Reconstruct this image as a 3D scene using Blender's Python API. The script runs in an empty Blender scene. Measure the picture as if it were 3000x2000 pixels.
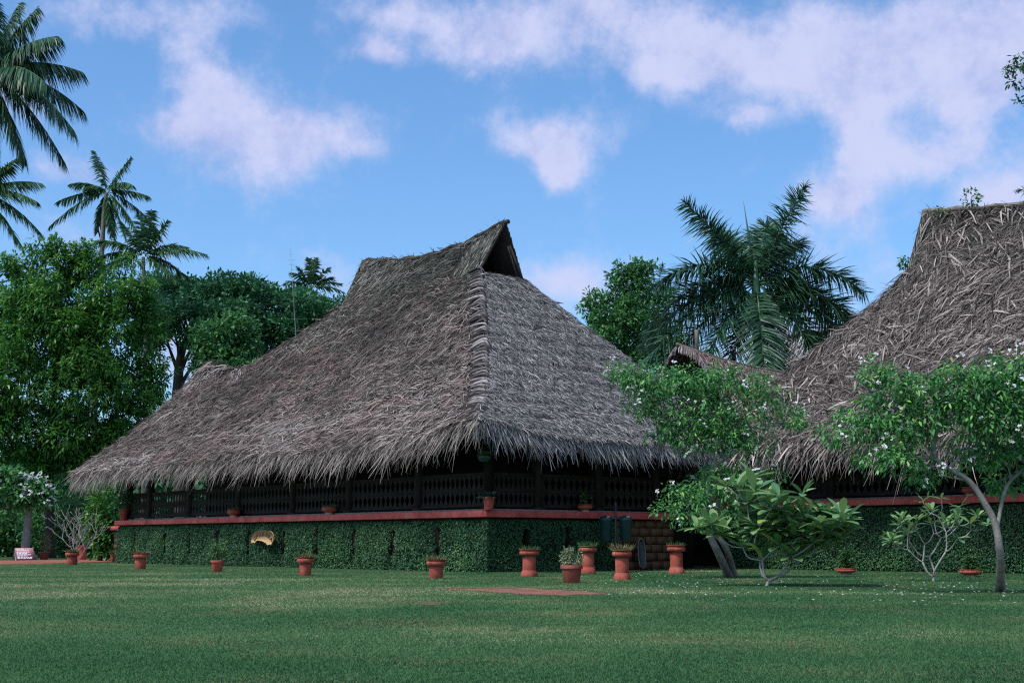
import bpy, math, random
import numpy as np
from mathutils import Vector

# ------------------------------------------------------------------ camera, sky, sun
SC = bpy.context.scene
COL = SC.collection
R = math.radians
FPX = 4167.0                      # focal length in pixels of the 3000 px wide photograph (50 mm)
PITCH = R(8.06)
EYE = 0.75
cam_d = bpy.data.cameras.new('camera')
cam_d.sensor_width = 36.0
cam_d.lens = FPX / 3000 * 36.0
cam_d.clip_end = 4000
cam = bpy.data.objects.new('camera', cam_d)
COL.objects.link(cam)
cam.location = (0, 0, EYE)
cam.rotation_euler = (math.pi / 2 + PITCH, 0, 0)
SC.camera = cam
SC.render.engine = 'CYCLES'
SC.view_settings.view_transform = 'Standard'
SC.view_settings.look = 'None'
SC.view_settings.exposure = 0.6
SC.view_settings.gamma = 1.0
SC.view_settings.use_curve_mapping = False
SC.cycles.use_denoising = False
SC.cycles.pixel_filter_type = 'BLACKMAN_HARRIS'
SC.cycles.filter_width = 1.2
SC.cycles.max_bounces = 5
SC.cycles.diffuse_bounces = 3
SC.cycles.transmission_bounces = 3
SC.cycles.transparent_max_bounces = 4

SUN_EL, SUN_AZ = R(58), R(232)     # azimuth clockwise from +Y: behind the camera, to the left
sun_dir = Vector((math.sin(SUN_AZ) * math.cos(SUN_EL), math.cos(SUN_AZ) * math.cos(SUN_EL), math.sin(SUN_EL)))
sd = bpy.data.lights.new('sun', 'SUN')
sd.energy = 2.5
sd.angle = R(10)
sd.color = (1.0, 0.96, 0.91)
sun = bpy.data.objects.new('sun', sd)
sun.rotation_euler = (-sun_dir).to_track_quat('-Z', 'Y').to_euler()
sun.location = (0, 0, 60)
COL.objects.link(sun)


def ray(px, py):
    u = (px - 1500.0) / FPX
    v = (1000.0 - py) / FPX
    return np.array([u, math.cos(PITCH) - v * math.sin(PITCH), math.sin(PITCH) + v * math.cos(PITCH)])


def W(px, py, depth):
    d = ray(px, py)
    return np.array([0, 0, EYE]) + d * (depth / d[1])


def G(px, py, z=0.0):
    d = ray(px, py)
    return np.array([0, 0, EYE]) + d * ((z - EYE) / d[2])


world = bpy.data.worlds.new('World')
SC.world = world
world.use_nodes = True
nt = world.node_tree
nt.nodes.clear()


def wn(t, **k):
    n = nt.nodes.new(t)
    for a, b in k.items():
        setattr(n, a, b)
    return n


def wm(op, a, b=None, c=None, clamp=False):
    n = wn('ShaderNodeMath', operation=op, use_clamp=clamp)
    for i, x in enumerate((a, b, c)):
        if x is None:
            continue
        if isinstance(x, (int, float)):
            n.inputs[i].default_value = x
        else:
            nt.links.new(x, n.inputs[i])
    return n.outputs[0]


sky = wn('ShaderNodeTexSky', sky_type='NISHITA')
sky.sun_disc = False
sky.sun_elevation = SUN_EL
sky.sun_rotation = SUN_AZ
sky.air_density = 1.0
sky.dust_density = 1.1
sky.ozone_density = 2.0
tc = wn('ShaderNodeTexCoord')
sep = wn('ShaderNodeSeparateXYZ')
n1 = wn('ShaderNodeTexNoise')
n1.inputs['Scale'].default_value = 9.0
n1.inputs['Detail'].default_value = 7.0
n1.inputs['Roughness'].default_value = 0.62
n2 = wn('ShaderNodeTexNoise')
n2.inputs['Scale'].default_value = 26.0
n2.inputs['Detail'].default_value = 9.0
n2.inputs['Roughness'].default_value = 0.7
n3 = wn('ShaderNodeTexNoise')
n3.inputs['Scale'].default_value = 2.6
n3.inputs['Detail'].default_value = 6.0
for n in (n1, n2, n3):
    nt.links.new(tc.outputs['Generated'], n.inputs['Vector'])
nt.links.new(tc.outputs['Generated'], sep.inputs[0])
sepn = wn('ShaderNodeSeparateColor')
nt.links.new(n1.outputs['Color'], sepn.inputs[0])
az = wm('ARCTAN2', sep.outputs[0], sep.outputs[1])
el = wm('ARCSINE', sep.outputs[2])
az = wm('ADD', az, wm('MULTIPLY', wm('SUBTRACT', sepn.outputs[0], 0.5), 0.075))
el = wm('ADD', el, wm('MULTIPLY', wm('SUBTRACT', sepn.outputs[1], 0.5), 0.06))
CLOUDS = [  # centre and half size in photograph pixels, weight: the direction of each cloud in the sky
    (800, 430, 270, 135, 1.2), (620, 300, 130, 100, 0.95), (480, 370, 150, 60, 0.5),
    (1620, 390, 185, 80, 1.05), (1650, 470, 80, 70, 0.95),
    (1085, 170, 95, 52, 0.9), (1060, 470, 70, 40, 0.4),
    (1200, 30, 270, 90, 0.75), (1450, 120, 210, 90, 0.8), (1780, 60, 300, 120, 0.8), (2130, 330, 90, 50, 0.4),
    (2030, 140, 190, 90, 0.8), (2000, 220, 120, 60, 0.8), (2330, 170, 290, 120, 0.9), (2620, 110, 360, 150, 0.95), (2560, 260, 160, 90, 0.7),
    (2930, 120, 230, 150, 0.9), (2540, 400, 110, 130, 0.95), (2460, 580, 150, 85, 1.0), (2840, 320, 110, 120, 0.8),
    (2740, 460, 220, 60, 0.85), (2960, 560, 160, 80, 0.95),
    (380, 30, 360, 90, 0.6), (570, 160, 120, 120, 0.45), (40, 260, 110, 110, 0.7),
    (190, 480, 110, 60, 0.55), (1720, 840, 230, 110, 0.8), (1050, 800, 330, 90, 0.4), (260, 720, 260, 120, 0.35),
    (2500, 800, 260, 130, 0.4), (520, 1000, 120, 110, 0.9), (2250, 1000, 200, 80, 0.8), (2215, 330, 70, 45, 0.55),
]
dens = None
for (cx, cy, rx, ry, wgt) in CLOUDS:
    d = ray(cx, cy)
    d = d / np.linalg.norm(d)
    a0, e0 = math.atan2(d[0], d[1]), math.asin(d[2])
    ua = wm('MULTIPLY', wm('SUBTRACT', az, a0), FPX / rx)
    ue = wm('MULTIPLY', wm('SUBTRACT', el, e0), FPX / ry)
    q = wm('ADD', wm('MULTIPLY', ua, ua), wm('MULTIPLY', ue, ue))
    bl = wm('MULTIPLY', wm('POWER', 2.718, wm('MULTIPLY', q, -1.25)), wgt)
    dens = bl if dens is None else wm('ADD', dens, bl)
# the same kind of broken cloud goes on over the rest of the sky
out_a = wm('SMOOTH_MIN', wm('ABSOLUTE', az), 3.2, 0.0)
mr = wn('ShaderNodeMapRange', interpolation_type='SMOOTHSTEP')
nt.links.new(out_a, mr.inputs[0])
mr.inputs[1].default_value = 0.36
mr.inputs[2].default_value = 0.50
mr2 = wn('ShaderNodeMapRange', interpolation_type='SMOOTHSTEP')
nt.links.new(el, mr2.inputs[0])
mr2.inputs[1].default_value = 0.37
mr2.inputs[2].default_value = 0.50
outside = wm('MAXIMUM', mr.outputs[0], mr2.outputs[0])
broken = wm('MULTIPLY', wm('MULTIPLY', wm('SUBTRACT', n3.outputs['Fac'], 0.40), 4.5, clamp=True), outside)
dens = wm('MAXIMUM', dens, broken)
dens = wm('ADD', dens, wm('MULTIPLY', wm('SUBTRACT', n2.outputs['Fac'], 0.5), 1.35))
mc = wn('ShaderNodeMapRange', interpolation_type='SMOOTHSTEP')
nt.links.new(dens, mc.inputs[0])
mc.inputs[1].default_value = 0.06
mc.inputs[2].default_value = 1.0
mc.inputs[4].default_value = 0.93
tint = wn('ShaderNodeMix', data_type='RGBA', blend_type='MULTIPLY')
tint.inputs['Factor'].default_value = 1.0
nt.links.new(sky.outputs[0], tint.inputs['A'])
tint.inputs['B'].default_value = (0.72, 1.02, 1.27, 1)
mixc = wn('ShaderNodeMix', data_type='RGBA')
nt.links.new(mc.outputs[0], mixc.inputs['Factor'])
nt.links.new(tint.outputs['Result'], mixc.inputs['A'])
cr = wn('ShaderNodeMix', data_type='RGBA')
cr.inputs['A'].default_value = (2.9, 3.35, 5.5, 1)
cr.inputs['B'].default_value = (4.25, 4.5, 6.3, 1)
ctex = wn('ShaderNodeMapRange', interpolation_type='SMOOTHSTEP')
nt.links.new(wm('ADD', wm('MULTIPLY', n1.outputs['Fac'], 0.6), wm('MULTIPLY', n2.outputs['Fac'], 0.4)), ctex.inputs[0])
ctex.inputs[1].default_value = 0.36
ctex.inputs[2].default_value = 0.56
nt.links.new(ctex.outputs[0], cr.inputs['Factor'])
nt.links.new(cr.outputs['Result'], mixc.inputs['B'])
bg = wn('ShaderNodeBackground')
bg.inputs['Strength'].default_value = 0.10
nt.links.new(mixc.outputs['Result'], bg.inputs['Color'])
wo = wn('ShaderNodeOutputWorld')
nt.links.new(bg.outputs[0], wo.inputs['Surface'])

# ------------------------------------------------------------------ helpers
rng = np.random.default_rng(11)
random.seed(5)
ORG = {}                                   # object -> world origin of the thing it belongs to


def nrm(v):
    return v / np.maximum(np.linalg.norm(v, axis=-1, keepdims=True), 1e-9)


def _h(ix, iy):
    n = (ix.astype(np.int64) * 374761393 + iy.astype(np.int64) * 668265263) & 0x7fffffff
    n = ((n ^ (n >> 13)) * 1274126177) & 0x7fffffff
    return ((n ^ (n >> 16)) & 0xffff) / 65535.0


def vnoise(x, y):
    x = np.asarray(x, float)
    y = np.asarray(y, float)
    ix, iy = np.floor(x), np.floor(y)
    fx, fy = x - ix, y - iy
    fx, fy = fx * fx * (3 - 2 * fx), fy * fy * (3 - 2 * fy)
    a, b = _h(ix, iy), _h(ix + 1, iy)
    c, d = _h(ix, iy + 1), _h(ix + 1, iy + 1)
    return (a * (1 - fx) + b * fx) * (1 - fy) + (c * (1 - fx) + d * fx) * fy


def fbm(x, y, o=3):
    s, a, t = 0, 1.0, 0
    for i in range(o):
        s = s + a * vnoise(x * 2 ** i + 17 * i, y * 2 ** i + 31 * i)
        t += a
        a *= 0.5
    return s / t


class Buf:
    def __init__(s):
        s.V, s.Q, s.T, s.r, s.n = [], [], [], [], 0

    def add(s, V, Q=None, T=None, r=0.5):
        V = np.asarray(V, float).reshape(-1, 3)
        s.V.append(V)
        if Q is not None and len(Q):
            s.Q.append(np.asarray(Q, int).reshape(-1, 4) + s.n)
        if T is not None and len(T):
            s.T.append(np.asarray(T, int).reshape(-1, 3) + s.n)
        s.r.append(np.broadcast_to(np.asarray(r, float), (len(V),)).copy())
        s.n += len(V)
        return s

    def mesh(s, name, org=None, smooth=False):
        V = np.concatenate(s.V) if s.V else np.zeros((0, 3))
        if org is not None:
            V = V - np.asarray(org)
        Q = np.concatenate(s.Q) if s.Q else np.zeros((0, 4), int)
        T = np.concatenate(s.T) if s.T else np.zeros((0, 3), int)
        me = bpy.data.meshes.new(name)
        me.vertices.add(len(V))
        me.vertices.foreach_set('co', V.astype(np.float32).ravel())
        li = np.concatenate([Q.ravel(), T.ravel()]).astype(np.int32)
        me.loops.add(len(li))
        me.loops.foreach_set('vertex_index', li)
        me.polygons.add(len(Q) + len(T))
        st = np.concatenate([np.arange(len(Q)) * 4, len(Q) * 4 + np.arange(len(T)) * 3]).astype(np.int32)
        me.polygons.foreach_set('loop_start', st)
        at = me.attributes.new('rnd', 'FLOAT', 'POINT')
        at.data.foreach_set('value', np.concatenate(s.r).astype(np.float32))
        me.update(calc_edges=True)
        if smooth:
            me.polygons.foreach_set('use_smooth', np.ones(len(me.polygons), bool))
        return me

    def build(s, name, mat, parent=None, smooth=False):
        org = ORG.get(parent.name) if parent is not None else None
        o = bpy.data.objects.new(name, s.mesh(name, org, smooth))
        o.data.materials.append(mat)
        COL.objects.link(o)
        if parent is not None:
            o.parent = parent
            ORG[o.name] = org
        else:
            ORG[o.name] = np.zeros(3)
        return o


def thing(name, label, cat, loc=(0, 0, 0), group=None):
    o = bpy.data.objects.new(name, None)
    o.empty_display_size = 0.2
    COL.objects.link(o)
    o.location = tuple(float(c) for c in loc)
    ORG[o.name] = np.array(loc, float)
    return tag(o, label, cat, group)


def tag(o, label, cat, group=None, kind=None):
    if label:
        o['label'] = label
    if cat:
        o['category'] = cat
    if group:
        o['group'] = group
    if kind:
        o['kind'] = kind
    return o


def piece(name, me, mat, parent, loc, rot=(0, 0, 0), scale=(1, 1, 1)):
    """a child sharing mesh data, placed in world coordinates (parents are never rotated)"""
    o = bpy.data.objects.new(name, me)
    if mat is not None and not me.materials:
        me.materials.append(mat)
    COL.objects.link(o)
    o.parent = parent
    org = ORG.get(parent.name, np.zeros(3))
    o.location = tuple(float(x) for x in np.asarray(loc, float) - org)
    o.rotation_euler = rot
    o.scale = scale
    ORG[o.name] = org
    return o


def ribbons(buf, p, d, n, L, w, taper, bend=None, r=None):
    N = len(p)
    K = len(taper)
    L = np.broadcast_to(L, (N,))
    w = np.broadcast_to(w, (N,))
    side = nrm(np.cross(d, n))
    t = np.linspace(0, 1, K)
    P = p[:, None, :] + d[:, None, :] * (L[:, None] * t)[:, :, None]
    if bend is not None:
        P = P + bend[:, None, :] * (L[:, None] * t ** 2)[:, :, None]
    S = side[:, None, :] * (w[:, None] * 0.5 * np.asarray(taper))[:, :, None]
    V = np.stack([P - S, P + S], 2).reshape(N, K * 2, 3)
    q = np.array([[2 * k, 2 * k + 1, 2 * k + 3, 2 * k + 2] for k in range(K - 1)])
    Q = (q[None] + (np.arange(N) * K * 2)[:, None, None]).reshape(-1, 4)
    rr = np.repeat(rng.random(N) if r is None else np.broadcast_to(r, (N,)), K * 2)
    buf.add(V.reshape(-1, 3), Q, None, rr)
    return buf


def diamonds(buf, p, d, n, L, w, r=None, fold=0.15):
    N = len(p)
    L = np.broadcast_to(L, (N,))[:, None]
    w = np.broadcast_to(w, (N,))[:, None]
    side = nrm(np.cross(d, n))
    m = p + d * L * 0.45 + n * w * fold
    V = np.stack([p, m - side * w / 2, p + d * L, m + side * w / 2], 1)
    Q = np.arange(N * 4).reshape(-1, 4)
    rr = np.repeat(rng.random(N) if r is None else np.broadcast_to(r, (N,)), 4)
    buf.add(V.reshape(-1, 3), Q, None, rr)
    return buf


def tube(buf, pts, rad, sides=7, r=0.5, cap=True):
    pts = np.asarray(pts, float)
    K = len(pts)
    rad = np.broadcast_to(rad, (K,))
    tan = nrm(np.gradient(pts, axis=0))
    ref = np.where(np.abs(tan[:, 2:3]) > 0.9, np.array([[1.0, 0, 0]]), np.array([[0, 0, 1.0]]))
    u = nrm(np.cross(tan, ref))
    for i in range(1, K):
        if np.dot(u[i], u[i - 1]) < 0:
            u[i] = -u[i]
    v = np.cross(tan, u)
    an = np.arange(sides) * 2 * math.pi / sides
    V = pts[:, None, :] + (u[:, None, :] * np.cos(an)[None, :, None] + v[:, None, :] * np.sin(an)[None, :, None]) * rad[:, None, None]
    Q = []
    for k in range(K - 1):
        for j in range(sides):
            j2 = (j + 1) % sides
            Q.append((k * sides + j, k * sides + j2, (k + 1) * sides + j2, (k + 1) * sides + j))
    V = V.reshape(-1, 3)
    T = []
    if cap:
        V = np.concatenate([V, pts[:1], pts[-1:]])
        b0, b1 = K * sides, K * sides + 1
        for j in range(sides):
            j2 = (j + 1) % sides
            T.append((b0, j2, j))
            T.append((b1, (K - 1) * sides + j, (K - 1) * sides + j2))
    buf.add(V, Q, T, r)
    return buf


def smooth_path(pts, n):
    pts = np.asarray(pts, float)
    K = len(pts)
    t = np.linspace(0, K - 1, n)
    out = []
    for x in t:
        i = min(int(x), K - 2)
        f = x - i
        p0, p1, p2, p3 = pts[max(i - 1, 0)], pts[i], pts[i + 1], pts[min(i + 2, K - 1)]
        out.append(0.5 * ((2 * p1) + (-p0 + p2) * f + (2 * p0 - 5 * p1 + 4 * p2 - p3) * f * f + (-p0 + 3 * p1 - 3 * p2 + p3) * f ** 3))
    return np.array(out)


def lathe(buf, prof, n=28, c=(0, 0, 0), r=0.5, squash=None):
    K = len(prof)
    an = np.arange(n) * 2 * math.pi / n
    V = np.array([[c[0] + pr * math.cos(a), c[1] + pr * math.sin(a), c[2] + pz] for pr, pz in prof for a in an])
    Q = [(k * n + j, k * n + (j + 1) % n, (k + 1) * n + (j + 1) % n, (k + 1) * n + j) for k in range(K - 1) for j in range(n)]
    buf.add(V, Q, None, r)
    return buf


def unit_dirs(n):
    v = rng.normal(size=(n, 3))
    return nrm(v)


BOXQ = [(0, 1, 3, 2), (4, 6, 7, 5), (0, 4, 5, 1), (2, 3, 7, 6), (0, 2, 6, 4), (1, 5, 7, 3)]


class Frame:
    def __init__(s, o, a, b):
        s.o, s.a, s.b = np.array(o, float), np.array(a, float), np.array(b, float)

    def w(s, A, B, z):
        A, B, z = np.broadcast_arrays(np.asarray(A, float), np.asarray(B, float), np.asarray(z, float))
        return s.o + A[..., None] * s.a + B[..., None] * s.b + z[..., None] * np.array([0, 0, 1.0])

    def box(s, buf, A0, A1, B0, B1, z0, z1, r=0.5):
        V = [s.w(A, B, z) for A in (A0, A1) for B in (B0, B1) for z in (z0, z1)]
        buf.add(np.array(V), BOXQ, None, r)
        return buf

    def hitB(s, px, py, B):
        """where the ray of a photo pixel meets the vertical plane B = const: returns A, z"""
        d = ray(px, py)
        o = np.array([0, 0, EYE])
        t = (B - np.dot(o - s.o, s.b)) / np.dot(d, s.b)
        p = o + d * t
        return np.dot(p - s.o, s.a), p[2]

    def hitA(s, px, py, A):
        d = ray(px, py)
        o = np.array([0, 0, EYE])
        t = (A - np.dot(o - s.o, s.a)) / np.dot(d, s.a)
        p = o + d * t
        return np.dot(p - s.o, s.b), p[2]


# ------------------------------------------------------------------ materials
def base_mat(name, rough=0.8, spec=0.3):
    m = bpy.data.materials.new(name)
    m.use_nodes = True
    b = m.node_tree.nodes['Principled BSDF']
    b.inputs['Roughness'].default_value = rough
    b.inputs['Specular IOR Level'].default_value = spec
    return m, m.node_tree, b


def ramp_node(t, stops):
    rp = t.nodes.new('ShaderNodeValToRGB')
    e = rp.color_ramp.elements
    while len(e) < len(stops):
        e.new(0.5)
    for i, (p, c) in enumerate(stops):
        e[i].position = p
        e[i].color = (*c, 1)
    return rp


def attr_mat(name, stops, rough=0.6, spec=0.3, trans=0.0, noise=0.0, nscale=8.0, gain=1.0):
    """colour by the per-piece random value, with some large-scale drift"""
    m, t, b = base_mat(name, rough, spec)
    at = t.nodes.new('ShaderNodeAttribute')
    at.attribute_name = 'rnd'
    fac = at.outputs['Fac']
    if noise:
        g = t.nodes.new('ShaderNodeNewGeometry')
        nz = t.nodes.new('ShaderNodeTexNoise')
        nz.inputs['Scale'].default_value = nscale
        nz.inputs['Detail'].default_value = 4
        t.links.new(g.outputs['Position'], nz.inputs['Vector'])
        mm = t.nodes.new('ShaderNodeMath')
        mm.operation = 'MULTIPLY_ADD'
        t.links.new(nz.outputs['Fac'], mm.inputs[0])
        mm.inputs[1].default_value = noise
        mm2 = t.nodes.new('ShaderNodeMath')
        mm2.operation = 'SUBTRACT'
        t.links.new(fac, mm2.inputs[0])
        mm2.inputs[1].default_value = noise * 0.5
        t.links.new(mm2.outputs[0], mm.inputs[2])
        fac = mm.outputs[0]
    stops = [(p_, tuple(min(.85, gain * x) for x in c_)) for p_, c_ in stops]
    rp = ramp_node(t, stops)
    t.links.new(fac, rp.inputs[0])
    t.links.new(rp.outputs[0], b.inputs['Base Color'])
    if trans:
        tr = t.nodes.new('ShaderNodeBsdfTranslucent')
        t.links.new(rp.outputs[0], tr.inputs['Color'])
        mx = t.nodes.new('ShaderNodeMixShader')
        mx.inputs[0].default_value = trans
        t.links.new(b.outputs[0], mx.inputs[1])
        t.links.new(tr.outputs[0], mx.inputs[2])
        t.links.new(mx.outputs[0], t.nodes['Material Output'].inputs['Surface'])
    return m


def noise_mat(name, stops, scale=4.0, rough=0.85, spec=0.25, bump=0.3, bscale=None, detail=6, stretch=(1, 1, 1), coord='Object'):
    m, t, b = base_mat(name, rough, spec)
    tcn = t.nodes.new('ShaderNodeTexCoord')
    mp = t.nodes.new('ShaderNodeMapping')
    mp.inputs['Scale'].default_value = stretch
    if coord == 'World':
        gg = t.nodes.new('ShaderNodeNewGeometry')
        t.links.new(gg.outputs['Position'], mp.inputs[0])
    else:
        t.links.new(tcn.outputs[coord], mp.inputs[0])
    nz = t.nodes.new('ShaderNodeTexNoise')
    nz.inputs['Scale'].default_value = scale
    nz.inputs['Detail'].default_value = detail
    nz.inputs['Roughness'].default_value = 0.65
    t.links.new(mp.outputs[0], nz.inputs['Vector'])
    rp = ramp_node(t, stops)
    t.links.new(nz.outputs['Fac'], rp.inputs[0])
    t.links.new(rp.outputs[0], b.inputs['Base Color'])
    if bump:
        nb = t.nodes.new('ShaderNodeTexNoise')
        nb.inputs['Scale'].default_value = bscale or scale * 6
        nb.inputs['Detail'].default_value = 5
        t.links.new(mp.outputs[0], nb.inputs['Vector'])
        bp = t.nodes.new('ShaderNodeBump')
        bp.inputs['Strength'].default_value = bump
        bp.inputs['Distance'].default_value = 0.02
        t.links.new(nb.outputs['Fac'], bp.inputs['Height'])
        t.links.new(bp.outputs[0], b.inputs['Normal'])
    return m


M = {}
M['thatch'] = attr_mat('dry palm thatch, warm', [(0.0, (.030, .027, .024)), (.3, (.088, .073, .063)), (.6, (.20, .166, .146)), (.85, (.34, .29, .262)), (1.0, (.48, .425, .39))], rough=.75, spec=.25, noise=.25, nscale=.9)
M['thatch_grey'] = attr_mat('dry palm thatch, grey', [(0.0, (.048, .048, .048)), (.35, (.15, .147, .145)), (.7, (.32, .312, .306)), (1.0, (.53, .515, .50))], rough=.75, spec=.25, noise=.2, nscale=.8)
M['thatch_moss'] = attr_mat('old thatch with moss', [(0.0, (.022, .026, .021)), (.4, (.065, .070, .056)), (.75, (.16, .158, .135)), (1.0, (.36, .34, .305))], rough=.8, spec=.2)
M['thatch_red'] = attr_mat('freshly mended reddish thatch', [(0.0, (.075, .05, .044)), (.5, (.20, .138, .122)), (1.0, (.44, .34, .31))], rough=.8, spec=.2)
M['thatch_under'] = noise_mat('packed thatch below', [(.3, (.022, .019, .018)), (.7, (.06, .05, .046))], 3, .95, .1, .5)  # near black, so the shade in gaps between strands is in the colour
M['hip'] = attr_mat('ridge fronds', [(0, (.05, .045, .045)), (.5, (.23, .20, .195)), (1, (.52, .47, .46))], rough=.75, spec=.2, noise=.4, nscale=3)
M['bark_dark'] = noise_mat('dark bark', [(.3, (.025, .022, .018)), (.7, (.08, .07, .058))], 6, .9, .2, .6, stretch=(1, 1, .3))
M['bark_grey'] = noise_mat('pale grey bark', [(.25, (.12, .11, .095)), (.55, (.25, .235, .21)), (.8, (.40, .385, .35))], 9, .85, .2, .5, stretch=(1, 1, .6))
M['bark_palm'] = noise_mat('ringed palm bark', [(.3, (.13, .12, .105)), (.7, (.27, .25, .225))], 4, .9, .2, .5, stretch=(.3, .3, 4))
M['stem_grey'] = noise_mat('smooth grey stem', [(.25, (.18, .18, .17)), (.7, (.38, .38, .36))], 12, .7, .3, .3)
M['wood_dark'] = noise_mat('dark wood and painted shade', [(.3, (.012, .010, .008)), (.7, (.036, .028, .022))], 3, .75, .2, .3, stretch=(3, 3, .4))  # real timber, and also the boards and walls that stand in for shade
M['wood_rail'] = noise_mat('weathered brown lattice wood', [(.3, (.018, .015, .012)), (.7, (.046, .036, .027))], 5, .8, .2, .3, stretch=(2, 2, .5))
M['red_oxide'] = noise_mat('red oxide cement', [(.28, (.24, .045, .036)), (.45, (.50, .08, .064)), (.6, (.57, .12, .095)), (.8, (.60, .24, .20))], 2.2, .7, .35, .3, coord='World', detail=9)
M['terracotta'] = noise_mat('painted terracotta', [(.28, (.14, .04, .028)), (.45, (.35, .072, .046)), (.6, (.41, .10, .066)), (.78, (.46, .26, .19))], 5, .75, .3, .3, stretch=(1, 1, .45), coord='World')
M['terracotta_old'] = noise_mat('weathered clay', [(.2, (.11, .045, .03)), (.5, (.26, .065, .045)), (.8, (.35, .12, .09))], 6, .8, .25, .35)
M['clay_foot'] = noise_mat('pale clay', [(.3, (.35, .24, .18)), (.7, (.5, .38, .3))], 8, .85, .2, .2)
M['soil'] = noise_mat('potting soil', [(.3, (.02, .014, .01)), (.7, (.05, .036, .026))], 20, .95, .1, .6)
M['laterite'] = noise_mat('laterite block', [(.25, (.075, .04, .02)), (.55, (.15, .085, .042)), (.8, (.22, .14, .075))], 7, .95, .15, .7)
M['mortar'] = noise_mat('dark mortar', [(.3, (.02, .017, .014)), (.7, (.05, .042, .034))], 8, .95, .1, .4)
M['ivy'] = attr_mat('creeper leaves', [(0, (.011, .040, .017)), (.45, (.021, .074, .029)), (.8, (.038, .110, .040)), (1, (.09, .175, .055))], .5, .35, .25, noise=.6, nscale=1.3, gain=1.75)
M['leaf_tree'] = attr_mat('glossy tree leaves', [(0, (.014, .058, .014)), (.45, (.032, .115, .022)), (.8, (.075, .20, .03)), (1, (.17, .29, .055))], .42, .45, .42, gain=1.75)
M['leaf_dark'] = attr_mat('dark feathery leaves', [(0, (.008, .035, .016)), (.5, (.016, .062, .026)), (1, (.032, .10, .04))], .55, .3, .2, noise=.3, nscale=.3, gain=2.5)
M['leaf_mid'] = attr_mat('mid green leaves', [(0, (.012, .048, .018)), (.5, (.028, .088, .028)), (1, (.07, .16, .045))], .5, .35, .25, gain=2.4)
M['leaf_flower'] = attr_mat('small fresh leaves', [(0, (.014, .055, .02)), (.45, (.032, .115, .034)), (.8, (.070, .19, .045)), (.96, (.16, .29, .07)), (1, (.30, .26, .05))], .45, .4, .3, gain=2.15)
M['leaf_plumeria'] = attr_mat('large leathery leaves', [(0, (.030, .080, .038)), (.5, (.066, .142, .055)), (.85, (.13, .20, .070)), (1, (.24, .27, .06))], .4, .45, .25, gain=2.1)
M['leaf_palm'] = attr_mat('coconut frond', [(0, (.012, .046, .020)), (.5, (.026, .085, .028)), (.9, (.075, .14, .038)), (1, (.16, .17, .05))], .42, .45, .2, gain=1.7)
M['leaf_palm_dark'] = attr_mat('feathery palm frond', [(0, (.009, .036, .020)), (.5, (.019, .062, .030)), (.92, (.042, .095, .040)), (1, (.10, .13, .04))], .4, .45, .12, gain=1.9)
M['rachis'] = noise_mat('frond midrib', [(.3, (.07, .11, .04)), (.7, (.13, .17, .06))], 4, .6, .3, 0)
M['petal'] = attr_mat('white petals', [(0, (.62, .62, .62)), (1, (.82, .82, .80))], .6, .3, .2)
M['pot_leaf'] = attr_mat('pot plant leaves', [(0, (.02, .075, .025)), (.5, (.05, .145, .04)), (1, (.13, .24, .07))], .5, .35, .25)
M['pot_leaf_blue'] = attr_mat('blue green pot leaves', [(0, (.02, .06, .04)), (.6, (.05, .12, .08)), (1, (.16, .22, .15))], .5, .4, .2)
M['pot_leaf_pale'] = attr_mat('pale variegated leaves', [(0, (.05, .10, .04)), (.5, (.15, .21, .09)), (1, (.36, .37, .22))], .55, .35, .2)
M['pot_dry'] = attr_mat('dry succulent tuft', [(0, (.05, .09, .03)), (.5, (.13, .16, .06)), (1, (.30, .26, .14))], .6, .3, .15)
M['yellow_leaf'] = attr_mat('yellowing leaves', [(0, (.05, .08, .02)), (.5, (.16, .17, .05)), (1, (.34, .27, .08))], .55, .3, .2)
M['bin'] = noise_mat('dark green plastic', [(.3, (.008, .035, .034)), (.7, (.014, .055, .052))], 4, .4, .5, 0)
M['metal'] = noise_mat('galvanised steel', [(.3, (.16, .17, .17)), (.7, (.28, .29, .29))], 10, .5, .5, 0)
M['metal_dark'] = noise_mat('dark steel', [(.3, (.02, .03, .03)), (.7, (.05, .06, .06))], 10, .5, .5, 0)
M['board'] = noise_mat('carved pale wood', [(.3, (.46, .27, .12)), (.7, (.62, .42, .22))], 6, .75, .25, .3, stretch=(1, 1, 4))
M['letter'] = noise_mat('burnt letter wood', [(.3, (.05, .012, .008)), (.7, (.10, .025, .015))], 9, .7, .3, 0)
M['notice_red'] = noise_mat('faded red paint', [(.3, (.36, .14, .15)), (.7, (.48, .24, .25))], 3, .6, .35, .1)
M['notice_text'] = noise_mat('white paint marks', [(.3, (.62, .58, .66)), (.7, (.78, .74, .8))], 9, .7, .3, 0)
M['concrete'] = noise_mat('grey cement', [(.3, (.17, .16, .145)), (.7, (.31, .29, .265))], 5, .9, .2, .3)
M['bamboo'] = noise_mat('old bamboo', [(.3, (.09, .08, .06)), (.7, (.2, .18, .14))], 5, .7, .3, .2)
M['grass'] = attr_mat('grass blades', [(0, (.012, .046, .018)), (.35, (.026, .084, .030)), (.65, (.058, .125, .048)), (.85, (.12, .165, .075)), (1, (.22, .215, .12))], .6, .25, .3, gain=1.75)
M['red_earth'] = noise_mat('red earth', [(.25, (.06, .05, .03)), (.45, (.20, .09, .065)), (.8, (.32, .16, .125))], 2.2, .95, .1, .6, bscale=30, coord='Object')
M['path'] = noise_mat('red laterite path', [(.25, (.16, .055, .038)), (.5, (.28, .10, .07)), (.8, (.36, .17, .12))], 1.5, .95, .1, .5, bscale=25)


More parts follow.
